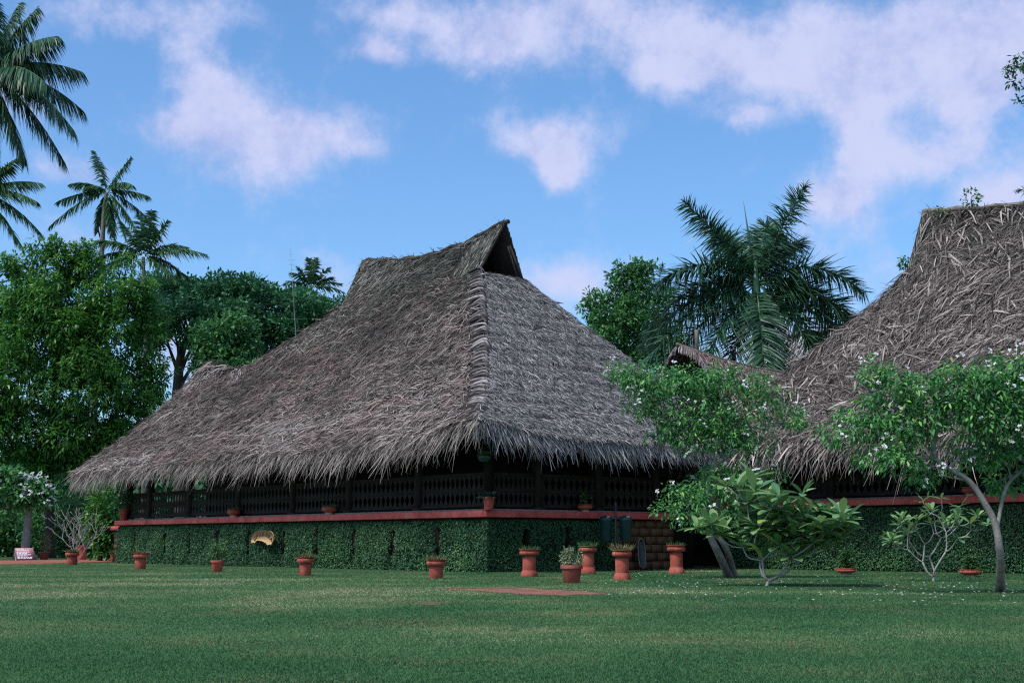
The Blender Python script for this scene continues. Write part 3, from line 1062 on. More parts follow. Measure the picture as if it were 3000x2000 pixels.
def gable(roof, fr, rfo, gA, sign, depth, tipx, mat_top):
    """open gablet: thatched sheets standing proud of a dark recess. sign -1: faces -a, +1: faces +a"""
    b = Buf()
    t = np.linspace(0, 1, 9)
    wB = 1.3
    for sd_ in (-1, 1):
        B = roof.BR + sd_ * wB * (1 - t)
        Aback = np.full(9, gA - sign * 2.2)
        Afr = gA + sign * (depth + tipx * t)
        V = []
        for AA, off in ((Aback, -.20), (Afr, .04), (Afr, -.10), (Aback, -.32)):
            zz_ = roof.F(np.clip(B, roof.B0, roof.B1))
            d_ = np.clip((zz_ - 7.5) / 3.0, 0, 1)
            zz_ = zz_ + d_ ** 2 * roof.upz(np.clip(AA, roof.gA0, roof.gA1)) * (1.0 if AA is Aback else 1.12)
            V.append(fr.w(AA, B, zz_ + off))
        V = np.stack(V, 1).reshape(-1, 3)
        Q = []
        for i in range(8):
            for j in range(4):
                j2 = (j + 1) % 4
                Q.append((i * 4 + j, i * 4 + j2, (i + 1) * 4 + j2, (i + 1) * 4 + j))
        Q.append((0, 1, 2, 3))
        b.add(V, Q)
        # straw over the sheet and a shaggy front edge
        n = 2300
        tt = rng.random(n)
        ff = rng.random(n)
        Bp = roof.BR + sd_ * wB * (1 - tt)
        Ap = (gA - sign * 2.2) * (1 - ff) + (gA + sign * (depth + tipx * tt)) * ff
        zp = np.interp(Bp, B[::sd_ * -1] if sd_ > 0 else B, (V.reshape(9, 4, 3)[:, 0, 2])[::-1] if sd_ > 0 else V.reshape(9, 4, 3)[:, 0, 2])
        zf = np.interp(Bp, B[::sd_ * -1] if sd_ > 0 else B, (V.reshape(9, 4, 3)[:, 1, 2])[::-1] if sd_ > 0 else V.reshape(9, 4, 3)[:, 1, 2])
        zp = zp * (1 - ff) + zf * ff + rng.uniform(.01, .07, n)
        out = sd_ * fr.b
        dn = nrm(np.tile(out * .5 - np.array([0, 0, .86]), (n, 1)) + fr.a * sign * (rng.uniform(-.9, .9, n) * (1 - ff) - .35 * ff)[:, None])
        nv = nrm(np.tile(out * .86 + np.array([0, 0, .5]), (n, 1)) + rng.normal(0, .4, (n, 3)))
        sb = Buf()
        ribbons(sb, fr.w(Ap, Bp, zp), dn, nv, rng.uniform(.14, .34, n), rng.uniform(.016, .03, n), STR_T, np.tile([0, 0, -.1], (n, 1)))
        tag(sb.build('gable_thatch', mat_top, rfo), None, None, kind='stuff')
    b.build('gable_eave', M['thatch_under'], rfo)
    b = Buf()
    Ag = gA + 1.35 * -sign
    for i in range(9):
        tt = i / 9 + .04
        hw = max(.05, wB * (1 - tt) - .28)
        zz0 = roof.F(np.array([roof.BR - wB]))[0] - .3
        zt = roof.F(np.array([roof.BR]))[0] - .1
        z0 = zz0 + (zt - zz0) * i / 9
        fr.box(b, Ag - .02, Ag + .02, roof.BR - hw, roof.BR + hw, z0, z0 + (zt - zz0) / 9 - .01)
    b.build('gable_shade_board', M['wood_dark'], rfo)  # dark boards stand in for the shade deep inside the open gablet
    for k in range(2):
        bb = Buf()
        o = .12 + .16 * k
        zb = roof.F(np.array([roof.BR + wB]))[0]
        Aq = gA + sign * depth * (.25 + .5 * k)
        tube(bb, [fr.w(Aq, roof.BR + wB - o, zb - .1), fr.w(Aq + sign * tipx * .8, roof.BR + .10, zb + 1.55)], .03, 6)
        bb.build('gable_rafter', M['bark_dark'], rfo)


gable(roof1, F1, rf, 5.0, -1, -.22, .32, M['thatch_moss'])
gable(roof1, F1, rf, 12.6, 1, .2, .25, M['thatch_moss'])


def ridge(roof, fr, rfo, A0, A1, mat, rad=.05):
    A = np.linspace(A0, A1, 26)
    z = roof.F(np.full(26, roof.BR)) + roof.upz(np.clip(A, roof.gA0, roof.gA1)) * (1.0) + .0
    z = z + np.where(A < roof.gA0, .10 * (roof.gA0 - A), 0)
    b = Buf()
    tube(b, fr.w(A, roof.BR + .04 * np.sin(A * 3), z + .03 * np.sin(A * 5.1)), rad, 7)
    b.build('ridge_pole', mat, rfo)
    b = Buf()
    n = 700
    Ai = rng.uniform(A0, A1, n)
    zi = np.interp(Ai, A, z) + rng.uniform(-.06, .03, n)
    sg = np.where(rng.random(n) < .6, -1, 1)[:, None]
    d = nrm(sg * fr.b * .55 + np.array([0, 0, -.4]) + fr.a * rng.uniform(-1, 1, n)[:, None] + np.array([0, 0, 1.0]) * (rng.random(n) < .12)[:, None] * .7)
    ribbons(b, fr.w(Ai, roof.BR, zi), d, nrm(rng.normal(size=(n, 3)) + np.array([0, -1, 1.0])), rng.uniform(.12, .4, n), .022, STR_T)
    tag(b.build('ridge_straw', M['thatch_moss'] if roof is roof1 else M['hip'], rfo), None, None, kind='stuff')


ridge(roof1, F1, rf, 4.8, 12.95, M['bark_dark'], .075)
# small lifted ridge end of the low far wing
b = Buf()
n = 900
Ai = rng.uniform(17.2, 21.5, n)
Bi = np.interp(Ai, [12.7, 17, 21, 24.6], [3.7, 2.3, 2.4, 2.0]) + rng.uniform(-.35, .15, n)
zi = roof1.z(Ai, Bi) + rng.uniform(.0, .08, n)
d = nrm(-F1.b * .4 + F1.a * rng.uniform(-.9, .9, n)[:, None] - np.array([0, 0, .6]))
ribbons(b, F1.w(Ai, Bi, zi), d, nrm(rng.normal(0, .3, (n, 3)) + np.array([-.5, -.5, .7])), rng.uniform(.2, .4, n), .03, STR_T)
tag(b.build('wing_ridge_straw', M['hip'], rf), None, None, kind='stuff')

# ---- second hall
hall2 = thing('thatched_hall', 'thatched hall with flat-ended ridge behind the bent grey flowering tree', 'hall', F2.w(-1, 4.6, 0))
zl2 = 1.95
b = Buf()
F2.box(b, -12.0, 7.0, .12, .42, 0, zl2 - .19)
b.build('wall', M['mortar'], hall2)
b = Buf()
F2.box(b, -12.0, 7.0, .9, 8.6, 0, zl2 - .181)
b.build('plinth', M['wood_dark'], hall2)
b = Buf()
F2.box(b, -12.1, 7.1, -.04, 9.2, zl2 - .18, zl2)
lg = b.build('ledge', M['red_oxide'], hall2)
bv = lg.modifiers.new('bevel', 'BEVEL')
bv.width = .018
bv.segments = 2
b = Buf()
F2.box(b, -11.9, 6.9, .22, 8.9, zl2 + .001, zl2 + .045)
b.build('floor_sill', M['concrete'], hall2)
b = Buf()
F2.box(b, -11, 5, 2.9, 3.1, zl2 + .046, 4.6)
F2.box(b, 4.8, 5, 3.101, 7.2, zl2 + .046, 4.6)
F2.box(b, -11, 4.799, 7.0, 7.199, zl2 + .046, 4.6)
b.build('shade_wall', M['wood_dark'], hall2)  # added dark backing, keeps this interior black as well
railing(hall2, F2, 'A', [-7.2, -3.7, -.2, 3.3, 6.7], .38, zl2 + .045, 14)
b = Buf()
F2.box(b, -11.9, 6.9, .30, .46, zl2 + 2.646, zl2 + 2.8)
b.build('wall_plate', M['wood_dark'], hall2)
rf2 = roof2.surface(.14).build('roof', M['thatch_under'], hall2)
st = roof2.strands(125000, [0], (54, 34), (.20, .52), (.010, .022), (.02, .42), .24, Alim=(-5.5, 8.7))
p_, d_, n_, L_, w_, be_, A_, B_, z_ = st
moss = np.clip((z_ - 8.3) / 2.6 + (fbm(A_ * .9, B_ * 1.3) - .5) * 1.2, 0, 1)
is_m = rng.random(len(A_)) < moss * .6
val = np.where(rng.random(len(A_)) < .5, rng.random(len(A_)) * .32, .40 + .46 * rng.random(len(A_)))
val = np.clip(val * (1 + 1.1 * (fbm(A_ * .4 + 15, B_ * 1.1 + 30, 4) - .5)), 0, 1)
b = Buf()
strand_group(b, st, val, ~is_m)
tag(b.build('thatch', M['thatch'], rf2), None, None, kind='stuff')
b = Buf()
strand_group(b, st, val, is_m)
tag(b.build('mossy_thatch', M['thatch_moss'], rf2), 'darker mossy thatch below the ridge', None, kind='stuff')
st = roof2.strands(30000, [0, 1, 2, 3], (40, 24), (.4, .8), (.03, .06), (.02, .3), .2)
b = Buf()
strand_group(b, st)
tag(b.build('thatch', M['thatch'], rf2), None, None, kind='stuff')
b = Buf()
roof2.fringe(b, 7000, 'front', (.3, .85), .1)
tag(b.build('eave_fringe', M['thatch'], rf2), None, None, kind='stuff')
gable(roof2, F2, rf2, 2.5, 1, .25, .1, M['thatch_moss'])
ridge(roof2, F2, rf2, -7.5, 2.85, M['bamboo'], .09)

# ---- small arched roof between the halls
dp = W(2020, 1017, 46.5)
F3 = Frame((dp[0], dp[1], 0), a_dir, b_dir)
dormer = thing('gablet_roof', 'small thatched roof with dark arched opening between the two big halls', 'roof', (dp[0], dp[1], 0))
zt = dp[2]


def dprof(s_):                                 # s_ in -1..1 across, arched cross-section
    return zt - 2.9 * np.abs(s_) ** 1.75


sN = np.linspace(-1, 1, 25)
b = Buf()
V = []
hwid = 2.1
for t in np.linspace(0, 1, 12):
    Bq = t * 7.0 - .0
    zz_ = dprof(sN) - .25 * np.sin(t * math.pi) - .45 * t
    V.append(F3.w(-sN * hwid + 0 * sN, Bq - .55 * (1 - np.abs(sN)) * (1 - t), zz_))
V = np.array(V)
idx = np.arange(12 * 25).reshape(12, 25)
Q = np.stack([idx[:-1, :-1], idx[:-1, 1:], idx[1:, 1:], idx[1:, :-1]], -1).reshape(-1, 4)
b.add(V.reshape(-1, 3), Q)
b.build('roof', M['thatch_under'], dormer)
n = 9000
ss_ = rng.uniform(-1, 1, n)
t = rng.random(n)
zz_ = dprof(ss_) - .25 * np.sin(t * math.pi) - .45 * t + rng.uniform(0, .06, n)
p = F3.w(-ss_ * hwid, t * 7.0 - .55 * (1 - np.abs(ss_)) * (1 - t), zz_)
d = nrm(-np.sign(ss_)[:, None] * F3.a * .6 - np.array([0, 0, .8]) + F3.b * rng.normal(-.1, .45, n)[:, None])
nv = nrm(-np.sign(ss_)[:, None] * F3.a * .7 + np.array([0, 0, .7]) + rng.normal(0, .3, (n, 3)))
b = Buf()
ribbons(b, p, d, nv, rng.uniform(.2, .5, n), rng.uniform(.02, .035, n), STR_T, np.tile([0, 0, -.15], (n, 1)))
tag(b.build('thatch', M['thatch_red'], dormer), None, None, kind='stuff')
n = 900
ss_ = rng.uniform(-.95, .95, n)
p = F3.w(-ss_ * hwid, -.55 * (1 - np.abs(ss_)) + .02, dprof(ss_) + .02)
d = nrm(-np.sign(ss_)[:, None] * F3.a * .25 - np.array([0, 0, .9]) - F3.b * rng.uniform(-.1, .5, n)[:, None])
b = Buf()
ribbons(b, p, d, nrm(-F3.b + rng.normal(0, .4, (n, 3))), rng.uniform(.1, .34, n), .03, STR_T)
tag(b.build('opening_fringe', M['hip'], dormer), None, None, kind='stuff')
b = Buf()
tube(b, F3.w(np.zeros(8), np.linspace(-.6, 7, 8), zt + .05 - .25 * np.sin(np.linspace(0, 1, 8) * math.pi) - .45 * np.linspace(0, 1, 8)), .06, 7)
b.build('ridge_pole', M['bamboo'], dormer)
b = Buf()
for i in range(10):
    h0 = 2.6 + (zt - 2.6 - .55) * i / 10
    hw = hwid * min(1, max(.05, ((zt - .5 - h0) / 2.9)) ** (1 / 1.75)) - .1
    F3.box(b, -hw, hw, 1.75, 1.79, h0, h0 + (zt - 3.15) / 10 - .008)
b.build('gable_shade_board', M['wood_dark'], dormer)  # dark backing added for the shade inside the arched opening
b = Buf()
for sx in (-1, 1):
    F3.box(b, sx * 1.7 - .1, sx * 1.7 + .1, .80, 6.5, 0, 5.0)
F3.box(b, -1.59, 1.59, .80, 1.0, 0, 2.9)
b.build('wall', M['wood_dark'], dormer)  # dark colour stands in for the shade of the passage here
pb = W(2041, 1016, 47.6)
pt = W(2040, 966, 47.6)
b = Buf()
tube(b, [pb - np.array([0, 0, .5]), (pb + pt) / 2 + np.array([.01, 0, 0]), pt], [.075, .07, .065], 8)
b.build('post', M['bamboo'], dormer)
# far roof peeping out behind
fr4 = W(2290, 992, 66)
F4 = Frame((fr4[0], fr4[1], 0), a_dir, b_dir)
far = thing('far_roof', 'pale grey thatched roof far behind, below the feathery palm fronds', 'roof', (fr4[0], fr4[1], 0))
zr = fr4[2]
b = Buf()
b.add([F4.w(A, B, z) for A in (-5, 1.2) for B, z in ((-4.5, 3), (0, zr), (4.5, 3))], [(0, 3, 4, 1), (1, 4, 5, 2)], [(0, 1, 2), (3, 5, 4)])
b.build('roof', M['thatch_under'], far)
n = 7000
A = rng.uniform(-5, 1.2, n)
Bq = rng.uniform(-4.5, 0, n)
b = Buf()
ribbons(b, F4.w(A, Bq, zr + Bq * (zr - 3) / 4.5 + .04), nrm(-F4.b * .7 - np.array([0, 0, .75]) + F4.a * rng.normal(0, .4, n)[:, None]), nrm(-F4.b * .7 + np.array([0, 0, .7]) + rng.normal(0, .2, (n, 3))), .55, .05, STR_T)
tag(b.build('thatch', M['thatch_grey'], far), None, None, kind='stuff')
b = Buf()
tube(b, F4.w(np.linspace(-5, 1.2, 5), 0, zr + .08), .09, 6)
b.build('ridge_pole', M['bamboo'], far)
b = Buf()
F4.box(b, -4.3, .6, -3.6, 3.6, 0, 3.3)
b.build('wall', M['laterite'], far)

# ------------------------------------------------------------------ creeper on the walls
def creeper(name, label, fr, faces, base):
    t = thing(name, label, 'creeper', base)
    b = Buf()
    for along, u0, u1, z1, slits, dens_ in faces:
        n = int((u1 - u0) * z1 * dens_)
        uu = rng.uniform(u0, u1, n)
        z = rng.uniform(.02, 1, n) * (z1 - .07 * fbm(uu * 2.5, uu * 0 + 3))
        bulge = (fbm(uu * 1.3, z * 1.6) - .35) * .20
        if len(slits):
            dm = np.min(np.abs(uu[:, None] - np.array(slits)[None]), axis=1)
            bulge = bulge + .11 * (1 - np.exp(-(dm / .28) ** 2)) * np.clip((1.34 - z) * 4, 0, 1)
        keep = np.ones(n, bool)
        for s_ in slits:
            hw = .11 + .035 * np.sin(z * 9 + s_ * 5)
            keep &= ~((np.abs(uu - s_) < hw) & (z > .42) & (z < 1.16 + .05 * np.sin(s_ * 7)))
            bulge += .05 * np.exp(-((np.abs(uu - s_) - .22) / .1) ** 2) * (z > .3) * (z < 1.25)
        uu, z, bulge = uu[keep], z[keep], bulge[keep]
        n = len(uu)
        off = .115 - bulge * rng.uniform(.3, 1, n) - rng.uniform(0, .04, n)
        pos = fr.w(uu, off, z) if along == 'A' else fr.w(off, uu, z)
        out = -fr.b if along == 'A' else -fr.a
        nv = nrm(np.tile(out, (n, 1)) + rng.normal(0, .5, (n, 3)) + np.array([0, 0, .35]))
        dd = nrm(rng.normal(0, .55, (n, 3)) + np.array([0, 0, -.9]) + out * .35)
        lo_ = fbm(uu * .8, z * 1.2)
        diamonds(b, pos, dd, nv, rng.uniform(.035, .062, n), rng.uniform(.026, .046, n), np.clip(rng.random(n) * .75 + (lo_ - .5) * .6 + .1, 0, 1))
    b.build('foliage', M['ivy'], t)
    b = Buf()
    for along, u0, u1, z1, slits, dens_ in faces:
        for u in np.arange(u0 + .3, u1, .8):
            pts = [fr.w(u + .1 * math.sin(k * 1.7 + u), .105, z1 * k / 6) if along == 'A' else fr.w(.105, u + .1 * math.sin(k * 1.7 + u), z1 * k / 6) for k in range(7)]
            tube(b, pts, np.linspace(.018, .007, 7), 4)
    b.build('stem', M['bark_dark'], t)
    return t


creeper('wall_creeper', 'dense clipped creeper with dark slits covering the wall below the long red ledge', F1,
        [('A', -.02, LEND, 1.41, slitA, 1700), ('B', -.02, 4.75, 1.41, slitB, 1700)], F1.w(8, 0, 0))
creeper('wall_creeper', 'dense dark creeper covering the wall behind the two grey-stemmed frangipani', F2,
        [('A', -6.0, 7.0, 1.76, [], 1400)], F2.w(1, 0, 0))

# ------------------------------------------------------------------ name board and notice board
sg = []
for x, y in ((820, 760), (832, 690), (845, 620), (880, 540), (950, 480), (1030, 466), (1100, 460), (1190, 476), (1280, 466), (1350, 510), (1385, 600), (1397, 680), (1360, 770), (1330, 832), (1290, 812), (1245, 838), (1200, 780), (1100, 730), (1000, 710), (950, 730), (915, 780), (880, 764), (850, 775)):
    sg.append(F1.hitB(650 + x / 8.712, 1500 + y / 8.712, -.10))
sg = np.array(sg)
cA, cz = sg.mean(0)
board = thing('name_board', 'arched pale wooden name board lettered CHAKARA on the creeper wall', 'sign', F1.w(cA, -.12, cz))
k = len(sg)
V = np.concatenate([F1.w(sg[:, 0], -.215, sg[:, 1]), F1.w(sg[:, 0], -.175, sg[:, 1])])
mid = np.concatenate([F1.w(np.array([cA]), -.155, np.array([cz + .05])), F1.w(np.array([cA]), -.11, np.array([cz + .05]))])
V = np.concatenate([V, mid])
import mathutils
tri = mathutils.geometry.tessellate_polygon([[Vector((q[0], q[1], 0)) for q in sg]])
T = [tuple(t) for t in tri] + [tuple(i + k for i in t[::-1]) for t in tri]
Q = [(i, (i + 1) % k, (i + 1) % k + k, i + k) for i in range(k)]
Buf().add(V, Q, T).build('panel', M['board'], board)
right, up3, outv = -F1.a, np.array([0, 0, 1.0]), -F1.b
for ch, x, y, ang in (('C', 880, 682, 58), ('H', 932, 612, 36), ('A', 1022, 570, 14), ('K', 1098, 560, 2), ('A', 1186, 578, -14), ('R', 1246, 622, -30), ('A', 1300, 690, -44)):
    cu = bpy.data.curves.new('letter', 'FONT')
    cu.body = ch
    cu.align_x = 'CENTER'
    cu.align_y = 'CENTER'
    cu.size = 1.0
    cu.extrude = .05
    cu.offset = .03
    tmp = bpy.data.objects.new('letter_tmp', cu)
    COL.objects.link(tmp)
    dg = bpy.context.evaluated_depsgraph_get()
    me = bpy.data.meshes.new_from_object(tmp.evaluated_get(dg))
    bpy.data.objects.remove(tmp)
    co = np.zeros(len(me.vertices) * 3, np.float32)
    me.vertices.foreach_get('co', co)
    co = co.reshape(-1, 3)
    A, z = F1.hitB(650 + x / 8.712, 1500 + y / 8.712, -.16)
    ca, sa = math.cos(R(ang)), math.sin(R(ang))
    S = .185
    lx = (co[:, 0] * ca - co[:, 1] * sa) * S
    ly = (co[:, 0] * sa + co[:, 1] * ca) * S
    P = F1.w(np.array([A]), -.218, np.array([z])) + lx[:, None] * right + ly[:, None] * up3 + (co[:, 2] * .12)[:, None] * outv
    P = P - ORG[board.name]
    me.vertices.foreach_set('co', P.astype(np.float32).ravel())
    me.update()
    me.name = 'letter'
    o = bpy.data.objects.new('letter', me)
    me.materials.clear()
    me.materials.append(M['letter'])
    COL.objects.link(o)
    o.parent = board

nb0 = G(58, 1640)
nd = nb0[1]
sc_ = nd / FPX
nx = nb0[0]
notice = thing('notice_board', 'low slanted red notice board with white lettering beside the path', 'sign', (nx, nd, 0))
hw, hh, dp_ = 26 * sc_, 35 * sc_, .42
tilt = [(-1, -.18), (1, .10)]
b = Buf()
x0, x1 = nx - 10 * sc_, nx + 38 * sc_
xt0, xt1 = nx - 26 * sc_, nx + 28 * sc_
b.add([(x0, nd, .01), (x1, nd, .01), (xt1, nd + dp_, hh), (xt0, nd + dp_, hh), (x0, nd + .05, .01), (x1, nd + .05, .01), (xt1, nd + dp_ + .05, hh), (xt0, nd + dp_ + .05, hh)],
      [(0, 1, 2, 3), (4, 7, 6, 5), (0, 4, 5, 1), (1, 5, 6, 2), (2, 6, 7, 3), (3, 7, 4, 0)])
b.build('face', M['notice_red'], notice)
b = Buf()
xb = nx - 40 * sc_
b.add([(xb, nd + .75, .0), (x0 - .02, nd + .02, .0), (xt0 - .02, nd + dp_ + .02, hh - .01), (xb + .03, nd + .80, .0), (x0 - .06, nd + .07, 0), (xt0 - .06, nd + dp_ + .07, hh - .01)],
      [(0, 3, 4, 1), (1, 4, 5, 2), (2, 5, 3, 0)], [(0, 1, 2), (3, 5, 4)])
b.add([(x1 - .06, nd + .8, .0), (x1 - .03, nd + .06, .0), (xt1 - .03, nd + dp_ + .06, hh - .02), (x1 - .10, nd + .8, .0), (x1 - .07, nd + .06, 0), (xt1 - .07, nd + dp_ + .06, hh - .02)],
      [(0, 3, 4, 1), (1, 4, 5, 2), (2, 5, 3, 0)], [(0, 1, 2), (3, 5, 4)])
b.build('side_wall', M['concrete'], notice)
for i, (f, wd) in enumerate(((.86, .42), (.74, .62), (.62, .70), (.52, .60), (.41, .74), (.31, .66), (.20, .82), (.11, .76))):
    b = Buf()
    xs = x0 + (xt0 - x0) * f + .06
    xw = (x1 - x0) * wd
    xx = xs
    while xx < xs + xw:
        l = random.uniform(.05, .14)
        y_, z_q = nd + dp_ * f - .006, .01 + (hh - .01) * f + .006
        b.add([(xx, y_, z_q), (xx + l, y_, z_q), (xx + l, y_ + dp_ * .04, z_q + hh * .055), (xx, y_ + dp_ * .04, z_q + hh * .055)], [(0, 1, 2, 3)])
        xx += l + .03
    b.build('text_line', M['notice_text'], notice)


# ------------------------------------------------------------------ planters
def tuft(b, c, rad, h, n, spread=.8, w=.014, droop=.4):
    an = rng.random(n) * 2 * math.pi
    rr_ = rad * np.sqrt(rng.random(n))
    p = np.stack([c[0] + rr_ * np.cos(an), c[1] + rr_ * np.sin(an), np.full(n, c[2])], 1)
    d = nrm(np.stack([np.cos(an) * spread * rr_ / rad, np.sin(an) * spread * rr_ / rad, np.ones(n)], 1) + rng.normal(0, .25, (n, 3)))
    ribbons(b, p, d, nrm(rng.normal(size=(n, 3))), h * rng.uniform(.5, 1.1, n), w, [.7, 1, .6, .1], np.tile([0, 0, -droop], (n, 1)) * rng.random(n)[:, None])


def bush(b, c, rx, h, n, L=.05, w=.03, z0=.0):
    u = unit_dirs(n)
    q = np.array(c) + np.stack([u[:, 0] * rx, u[:, 1] * rx, (u[:, 2] * .5 + .5) * h + z0], 1) * 1.0
    jit = rng.random((n, 1)) ** .5
    cc = np.array(c) + np.array([0, 0, h * .5 + z0])
    q = cc + (q - cc) * jit
    lump = (vnoise(q[:, 0] * 9 + 5, q[:, 2] * 9) + vnoise(q[:, 1] * 9, q[:, 2] * 9 + 40)) > .85
    q = q[lump]
    n = len(q)
    d = nrm(nrm(q - cc) + rng.normal(0, .6, (n, 3)) + np.array([0, 0, .25]))
    ribbons(b, q, d, nrm(rng.normal(0, .5, (n, 3)) + np.array([0, -.3, 1.0])), rng.uniform(.6, 1.2, n) * L, w, [.3, 1, .8, .1], np.tile([0, 0, -.3], (n, 1)))


def stems(b, c, n, h, spread, rad=.006):
    for i in range(n):
        an = random.uniform(0, 6.28)
        s_ = random.uniform(.2, 1) * spread
        e = np.array(c) + np.array([math.cos(an) * s_, math.sin(an) * s_, h * random.uniform(.6, 1)])
        m_ = (np.array(c) + e) / 2 + np.array([0, 0, .04])
        tube(b, smooth_path([c, m_, e], 5), np.linspace(rad, rad * .5, 5), 4)


def planter(style, pos, wd, h, label, plant, group=None, old=False, tilt=0.0):
    """pos = base centre; wd = widest diameter; h = pot height"""
    t = thing('planter', label, 'planter', pos, group)
    c = np.array(pos, float)
    r = wd / 2
    mt = M['terracotta_old'] if old else M['terracotta']

    def L(prof, name, par=t, m=None, smooth=True):
        bb = Buf()
        lathe(bb, prof, 30, c)
        o = bb.build(name, m or mt, par, smooth)
        e = o.modifiers.new('edge', 'EDGE_SPLIT')
        e.split_angle = R(50)
        return o
    if style == 'rim':
        rb = r * .72
        L([(0, .0), (rb * .93, 0), (rb * .96, h * .02), (rb, h * .60), (rb * .99, h * .62), (rb * .9, h * .63), (rb * .9, h * .70)], 'drum')
        L([(rb * .9, h * .68), (r * .93, h * .70), (r, h * .76), (r, h * .84), (r * .95, h * .90), (r * .86, h * .92), (r * .86, h * .96), (r * .98, h * .97), (r * 1.0, h), (r * .9, h), (r * .86, h * .95), (r * .84, h * .86)], 'rim')
        top = h * .90
    elif style == 'tall':
        rb = r * .68
        L([(0, 0), (r * .86, 0), (r * .88, h * .04), (r * .80, h * .16), (rb * 1.04, h * .22), (rb * 1.02, h * .235)], 'foot')
        L([(rb * .98, h * .23), (rb, h * .25), (rb, h * .70), (rb * .97, h * .72), (rb * .80, h * .73), (rb * .8, h * .77)], 'column')
        L([(rb * .80, h * .765), (r * .90, h * .78), (r, h * .83), (r, h * .89), (r * .94, h * .93), (r * .88, h * .94), (r * .90, h * .965), (r * 1.03, h * .98), (r * 1.03, h), (r * .9, h), (r * .86, h * .95), (r * .84, h * .9)], 'rim')
        top = h * .94
    elif style == 'bucket':
        L([(0, 0), (r * .66, 0), (r * .70, h * .03), (r * .90, h * .80), (r * .86, h * .81)], 'body')
        L([(r * .88, h * .80), (r, h * .81), (r, h * .97), (r * .97, h), (r * .90, h), (r * .88, h * .9), (r * .86, h * .85)], 'rim')
        top = h * .9
    elif style == 'bowl':
        L([(0, 0), (r * .52, 0), (r * .5, h * .22), (r * .6, h * .28)], 'foot', m=M['clay_foot'])
        L([(r * .55, h * .27), (r * .90, h * .42), (r, h * .58), (r, h * .72), (r * .94, h * .84), (r * .84, h * .88)], 'bowl')
        L([(r * .86, h * .875), (r * .97, h * .91), (r * .97, h * .98), (r * .92, h), (r * .85, h), (r * .83, h * .9), (r * .82, h * .8)], 'rim')
        top = h * .88
    elif style == 'drum':
        L([(0, 0), (r * .95, 0), (r, h * .04), (r * .95, h * .3), (r * .95, h * .9), (r, h * .92), (r, h), (r * .86, h), (r * .84, h * .9)], 'body')
        top = h * .92
    L([(0, top), (r * .86, top - .004)], 'soil', m=M['soil'], smooth=False)
    ct = c + np.array([0, 0, top])
    b = Buf()
    kind = plant[0]
    if kind == 'tuft':
        tuft(b, ct, r * .9, plant[1], 170, .8, .016, .4)
        m = M['pot_dry']
    elif kind == 'green_tuft':
        tuft(b, ct, r * .85, plant[1], 200, .7, .014, .4)
        m = M['pot_leaf']
    elif kind == 'bush':
        stems(b, ct, 9, plant[1] * .8, plant[2] * .7)
        bush(b, ct, plant[2], plant[1], 900, .06, .032, .03)
        m = M['pot_leaf']
    elif kind == 'pale_bush':
        stems(b, ct, 9, plant[1] * .8, plant[2] * .7)
        bush(b, ct, plant[2] * .85, plant[1] * .7, 950, .05, .024, .0)
        tuft(b, ct, plant[2] * .5, plant[1] * .8, 40, .4, .012, .1)
        m = M['pot_leaf_pale']
    elif kind == 'broad':
        n = 46
        an = rng.random(n) * 6.283
        d = nrm(np.stack([np.cos(an), np.sin(an), rng.uniform(.2, 2.0, n)], 1))
        ribbons(b, np.tile(ct, (n, 1)) + d * .03, d, nrm(np.array([0, 0, 1.0]) + rng.normal(0, .3, (n, 3))), rng.uniform(.6, 1.1, n) * plant[1], .075, [.25, .6, 1, .7, .05], np.tile([0, 0, -.45], (n, 1)))
        m = M['pot_leaf_blue']
    elif kind == 'fern':
        n = 300
        hh_ = rng.random(n)
        an = rng.random(n) * 6.283
        p = ct + np.stack([np.cos(an) * .02, np.sin(an) * .02, hh_ * plant[1] * .85], 1)
        p[:, 0] += (rng.random(n) - .5) * .16
        p[:, 1] += (rng.random(n) - .5) * .16
        d = nrm(np.stack([np.cos(an), np.sin(an), rng.uniform(.1, 1.0, n)], 1))
        ribbons(b, p, d, nrm(np.array([0, 0, 1.0]) + rng.normal(0, .3, (n, 3))), (1.1 - .6 * hh_) * plant[2], .035, [.3, 1, .8, .1], np.tile([0, 0, -.4], (n, 1)))
        m = M['pot_leaf']
    elif kind == 'straggly':
        stems(b, ct, 8, plant[1], plant[2] * .8, .009)
        bush(b, ct, plant[2], plant[1] * 1.05, 260, .09, .045)
        m = M['yellow_leaf']
    b.build('plant', m, t)
    return t


def gpot(style, pxl, pxr, ptop, pbot, label, plant, old=False):
    cpx = (pxl + pxr) / 2
    p = G(cpx, pbot)
    k_ = p[1] / FPX
    r = (pxr - pxl) * k_ / 2
    p = p + np.array([0, r * .55, 0])
    p[2] = 0
    planter(style, p, 2 * r, (pbot - ptop) * k_ * 1.0, label, plant, 'clay planters on the lawn', old)


gpot('rim', 187, 227, 1616, 1654, 'red rimmed drum planter in front of the leafless frangipani', ('tuft', .22))
gpot('drum', 223, 250, 1597, 1639, 'plain tall red drum planter with a leafy bush beside the leafless frangipani', ('bush', .75, .32))
gpot('bucket', 111, 141, 1615, 1638, 'small red pot with straggly yellowing plant beside the notice board', ('straggly', .75, .4), True)
gpot('bucket', 321, 337, 1621, 1646, 'tiny red pot against the far end of the creeper wall', ('tuft', .22))
gpot('rim', 386, 430, 1620, 1667, 'red rimmed drum planter in front of the creeper wall, nearest its far end', ('tuft', .22))
gpot('bucket', 615, 653, 1641, 1675, 'red bucket pot with bushy bright green plant before the creeper wall', ('bush', .58, .32))
gpot('rim', 867, 917, 1632, 1686, 'red rimmed drum planter beside the arched name board', ('tuft', .22))
gpot('rim', 1248, 1305, 1640, 1694, 'red rimmed drum planter near the pointed end of the bare earth patch', ('tuft', .20))
